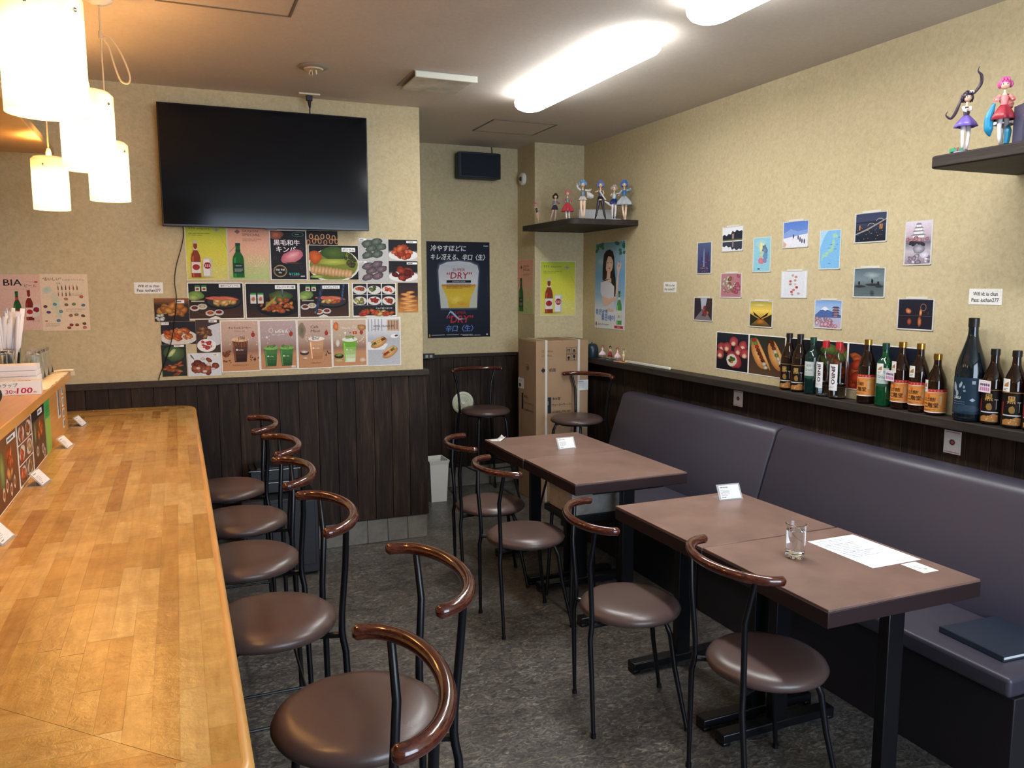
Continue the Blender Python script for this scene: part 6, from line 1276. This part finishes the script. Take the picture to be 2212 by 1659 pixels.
def apron(t, H, P):
    MB().curve([P(-.10, .02, .72), P(-.10, .05, .60), P(-.09, .07, .55)], [.05*H, .085*H, .05*H], 10).build('shawl', plastic((232, 140, 140)), t, smooth=True)
    MB().curve([P(.02, -.12, .62), P(.0, -.17, .45), P(.0, -.17, .27), P(0, -.15, .17)], [.02*H, .055*H, .06*H, .004*H], 10).curve([P(-.08, .05, .40), P(-.06, .07, .24), P(-.04, .06, .06)], [.01*H, .05*H, .035*H], 10).build('teal_ribbon', plastic((30, 128, 168)), t, smooth=True)
    MB().curve([P(-.09, -.05, .56), P(-.11, -.06, .47), P(-.09, -.06, .40)], [.03*H, .055*H, .02*H], 10).build('apron', plastic((234, 232, 234)), t, smooth=True)
doll('pink-haired figurine in a coral shawl and red skirt with one leg lifted', 2.405, 1.79, z2, .22, FA-.5, (206, 84, 146), (226, 132, 132), (150, 44, 56), legs=(230, 226, 228), shoe=(130, 40, 40), arms=((-.10, .66, .06), (.10, .66, .02)), stance=(-.02, .03), kick=True, skirt_w=.15, skirt_l=.20, sleeve=(230, 140, 138), extra=apron, group=FG2)
doll('figurine in orange and white standing half hidden behind the pink-haired one', 2.50, 1.855, z2, .19, FA, (70, 58, 60), (226, 150, 60), (206, 206, 214), legs=(222, 218, 222), arms=((-.13, .60, .02), (.10, .62, .02)), stance=(-.03, .03), skirt_w=.17, skirt_l=.12, sleeve=(222, 170, 66), group=FG2)
t = thing('boxed_figure', 'small printed display box leaning beside the right-hand figurines', 'box', (2.44, 1.715, z2), radians(-28))
MB().box(-.045, .045, -.03, .03, 0, .12).build('carton', mat('display_box_navy', (56, 54, 76), .4), t, bevel=.001)
a = Art(.08, .11, (196, 190, 200), .0006); a.blob(.03, .05, .02, .035, (220, 190, 90), (150, 120, 90)); a.blob(.055, .06, .018, .03, (206, 206, 216), (120, 110, 140)); a.build('box_front', t, xf=lambda u, v, c: (u-.04, -.031-c, v+.005))
doll('grey-white figurine cut off by the right edge of the view', 2.41, 1.655, z2, .20, FA, (60, 130, 140), (190, 188, 192), (176, 174, 180), legs=(206, 200, 204), skirt_w=.14, skirt_l=.2, sleeve=(196, 194, 198), group=FG2)
# miniature figures on the ledge
FG3 = 'tiny figures on the ledge'; z3 = .9955
doll('tiny red-haired figure in white and pink beside the horned pot', 2.720, 4.895, z3, .098, FA, (170, 50, 50), (226, 190, 196), (222, 200, 206), base=(.3, (66, 84, 104)), skirt_w=.26, skirt_l=.32, arms=((-.1, .7), (.12, .62)), group=FG3)
doll('tiny black-haired figure with a red cloak, second on the ledge', 2.722, 4.79, z3, .100, FA, (30, 26, 30), (206, 186, 150), (130, 34, 44), base=(.28, (66, 84, 104)), skirt_w=.16, skirt_l=.36, arms=((-.1, .98), (.1, .6)), hl='long', group=FG3)
doll('tiny red-haired figure in a wide pale pink dress, third on the ledge', 2.722, 4.69, z3, .096, FA, (176, 52, 50), (222, 190, 200), (224, 190, 198), base=(.3, (206, 160, 170)), skirt_w=.25, skirt_l=.34, group=FG3)
doll('tiny green-haired figure on a yellow stand, nearest on the ledge', 2.722, 4.61, z3, .094, FA, (60, 120, 90), (222, 200, 150), (226, 206, 150), base=(.34, (222, 160, 60)), skirt_w=.09, skirt_l=.2, arms=((-.1, .9), (.1, .9)), group=FG3)

# ================================================================= WATER GLASS ON THE FRONT TABLE
t = thing('water_glass', 'clear straight tumbler of water standing on the front table', 'glass', (1.737, 1.885, .6602))
MB().lathe([(0, .001), (.026, 0), (.0285, .004), (.029, .012), (.0305, .105), (.0315, .1075), (.0300, .1085), (.0288, .105), (.0272, .014), (.02, .011), (0, .012)], seg=40).build('tumbler', M_GLASS, t, smooth=True, angle=50)
MB().lathe([(0, .0125), (.02, .0115), (.0268, .0145), (.0282, .088), (0, .088)], seg=36).build('water', M_WATER, t, smooth=True, angle=50)

# ================================================================= THINGS ON THE UPPER SHELF
ZL = 1.1252
tag(MB().add([(x_, y_, z_) for x_, y_, z_ in [(-.80+.345*i/8-.0, 3.36+.66*j/10+(.008*sin(i*1.3)), .0035+.003*sin(i*2.1+j*1.7)+(0 if i < 8 else -.002)) for i in range(9) for j in range(11)]]
    , [(i*11+j, (i+1)*11+j, (i+1)*11+j+1, i*11+j+1) for i in range(8) for j in range(10)]).add([(-.80+.36*i/8, 4.02+.06*sin(pi/2*j/5), .0055+.03*(j/5)*(1-j/5)-(.03*(j/5)**2)+.004*sin(i*1.9)) for i in range(9) for j in range(6)], [(i*6+j, (i+1)*6+j, (i+1)*6+j+1, i*6+j+1) for i in range(8) for j in range(5)]).build('dish_cloth', mat('cream_cloth', (232, 218, 186), .9, bump=.4, bscale=300), smooth=True, angle=80, loc=(0, 0, ZL)), 'cream cloth spread under the upturned glasses at the end of the upper shelf', 'cloth')
bpy.data.objects['dish_cloth'].modifiers.new('s', 'SOLIDIFY').thickness = .003
GG = 'upturned tumblers on the cloth'
def upglass(x, y, lab, z=ZL+.0095, h=.108):
    t = thing('tumbler', lab, 'glass', (x, y, z), 0, GG)
    MB().lathe([(.0385, 0), (.0395, .002), (.034, .04), (.028, h-.012), (.0285, h-.004), (.027, h), (0, h), (0, h-.008), (.024, h-.014), (.0325, .04), (.0372, .001), (.0385, 0)], seg=36).build('glass_wall', M_GLASS, t, smooth=True, angle=50); return t
upglass(-.545, 3.72, 'nearest upturned tumbler of the three on the cloth'); upglass(-.545, 3.83, 'middle upturned tumbler of the three on the cloth'); upglass(-.545, 3.94, 'farthest upturned tumbler of the three on the cloth')
upglass(-.655, 3.80, 'upturned tumbler in front of the bundle of straws')
# straws: paper-wrapped, in a glass holder
t = thing('straw_holder', 'tall clear glass holder behind the tumblers, full of wrapped straws', 'holder', (-.665, 3.98, ZL+.0095))
MB().lathe([(0, 0), (.034, 0), (.036, .004), (.038, .105), (.036, .105), (.034, .008), (0, .006)], seg=28).build('holder_glass', M_GLASS, t, smooth=True, angle=50)
M_STRAW = mat('straw_paper', (232, 234, 240), .6); rr_ = random.Random(5); sproto = MB()
sproto.tube([(0, 0, 0), (0, 0, .04), (0, 0, .10), (0, 0, .205), (0, 0, .225)], [.0035, .0040, .0062, .0088, .006], 8).box(-.009, .009, -.001, .001, .215, .245); so = sproto.build('straw_wrap', M_STRAW, None, smooth=True)
first = True
for k in range(34):
    th, r_ = k*2.39996, .0051*(k+.4)**.5; o = so if first else so.copy()
    if not first: COL.objects.link(o)
    first = False; o.name = 'wrapped_straw'; o.location = (-.665+r_*cos(th), 3.98+r_*sin(th), ZL+.021); o.rotation_euler = (-.25*sin(th)*(r_/.03)-.02, .25*cos(th)*(r_/.03)-.01, rr_.uniform(0, 3)); o.scale = (1, 1, rr_.uniform(.88, 1.1))
    tag(o, 'white paper-wrapped drinking straw in the glass holder', 'straw', 'wrapped straws')
# white slip block with rows, cling film box, black bag
t = thing('paper_pad_stack', 'stack of white paper pads behind the cling film box', 'paper stack', (-.60, 3.50, ZL))
for k in range(4): MB().box(-.10+.001*k, .105-.002*k, -.05, .05, .0012+.021*k, .021+.021*k).build('paper_pad', mat('pad_white', (226, 226, 232), .6), t, bevel=.001)
t = thing('cling_film_box', 'long white cling film box with green and red lettering on the upper shelf', 'box', (-.456, 3.22, ZL), radians(3))
MB().box(-.32, 0, 0, .055, 0, .048).build('carton', mat('carton_white', (232, 230, 226), .4), t, bevel=.0015)
a = Decal(.32, .048); a.text('のラップ', .188, .0285, .014, (30, 110, 70), w=.062, bold=.02); a.text('30', .212, .006, .014, (190, 40, 80), w=.022, bold=.01); a.text('×', .236, .008, .008, (190, 40, 80)); a.text('100', .246, .006, .019, (190, 30, 70), w=.046, slant=.15, bold=.05); a.text('m', .297, .006, .006, (190, 40, 80)); a.rect(.02, .025, .275, .0005, (200, 160, 170))
a.build('front_print', t, xf=lambda u, v, c: (u-.32, -c-.0003, v)); 
a = Decal(.32, .055); a.text('100', .235, .012, .018, (190, 30, 70), w=.052, slant=.15, bold=.05); a.lines(.09, .03, .12, 2, .009, .003, (150, 150, 156)); a.rect(.09, .012, .05, .005, (30, 110, 70)); a.build('top_print', t, xf=lambda u, v, c: (u-.32, v, .0482+c))
tag(MB().ball((0, 0, .045), .07, 24, sx=.95, sy=1.0, sz=.66).build('black_pouch', mat('black_fabric', (24, 25, 32), .85, bump=.5, bscale=60), smooth=True, loc=(-.572, 2.83, ZL+.002)), 'soft black pouch at the left edge on the upper shelf', 'pouch')
# kitchen hood frame above the hatch opening
t = thing('ceiling_filter', 'dark framed grey panel under the soffit at the left edge', 'panel', (-.95, 3.86, 2.0925))
MB().box(-.35, .25, -.13, -.1, -.02, 0).box(-.35, .25, .1, .13, -.02, 0).box(.22, .25, -.1, .1, -.02, 0).box(-.35, -.32, -.1, .1, -.02, 0).build('panel_frame', mat('filter_frame', (70, 66, 74), .5), t, bevel=.001)
MB().box(-.32, .22, -.1, .1, -.012, 0).build('panel_face', mat('filter_grey', (150, 150, 152), .4), t)
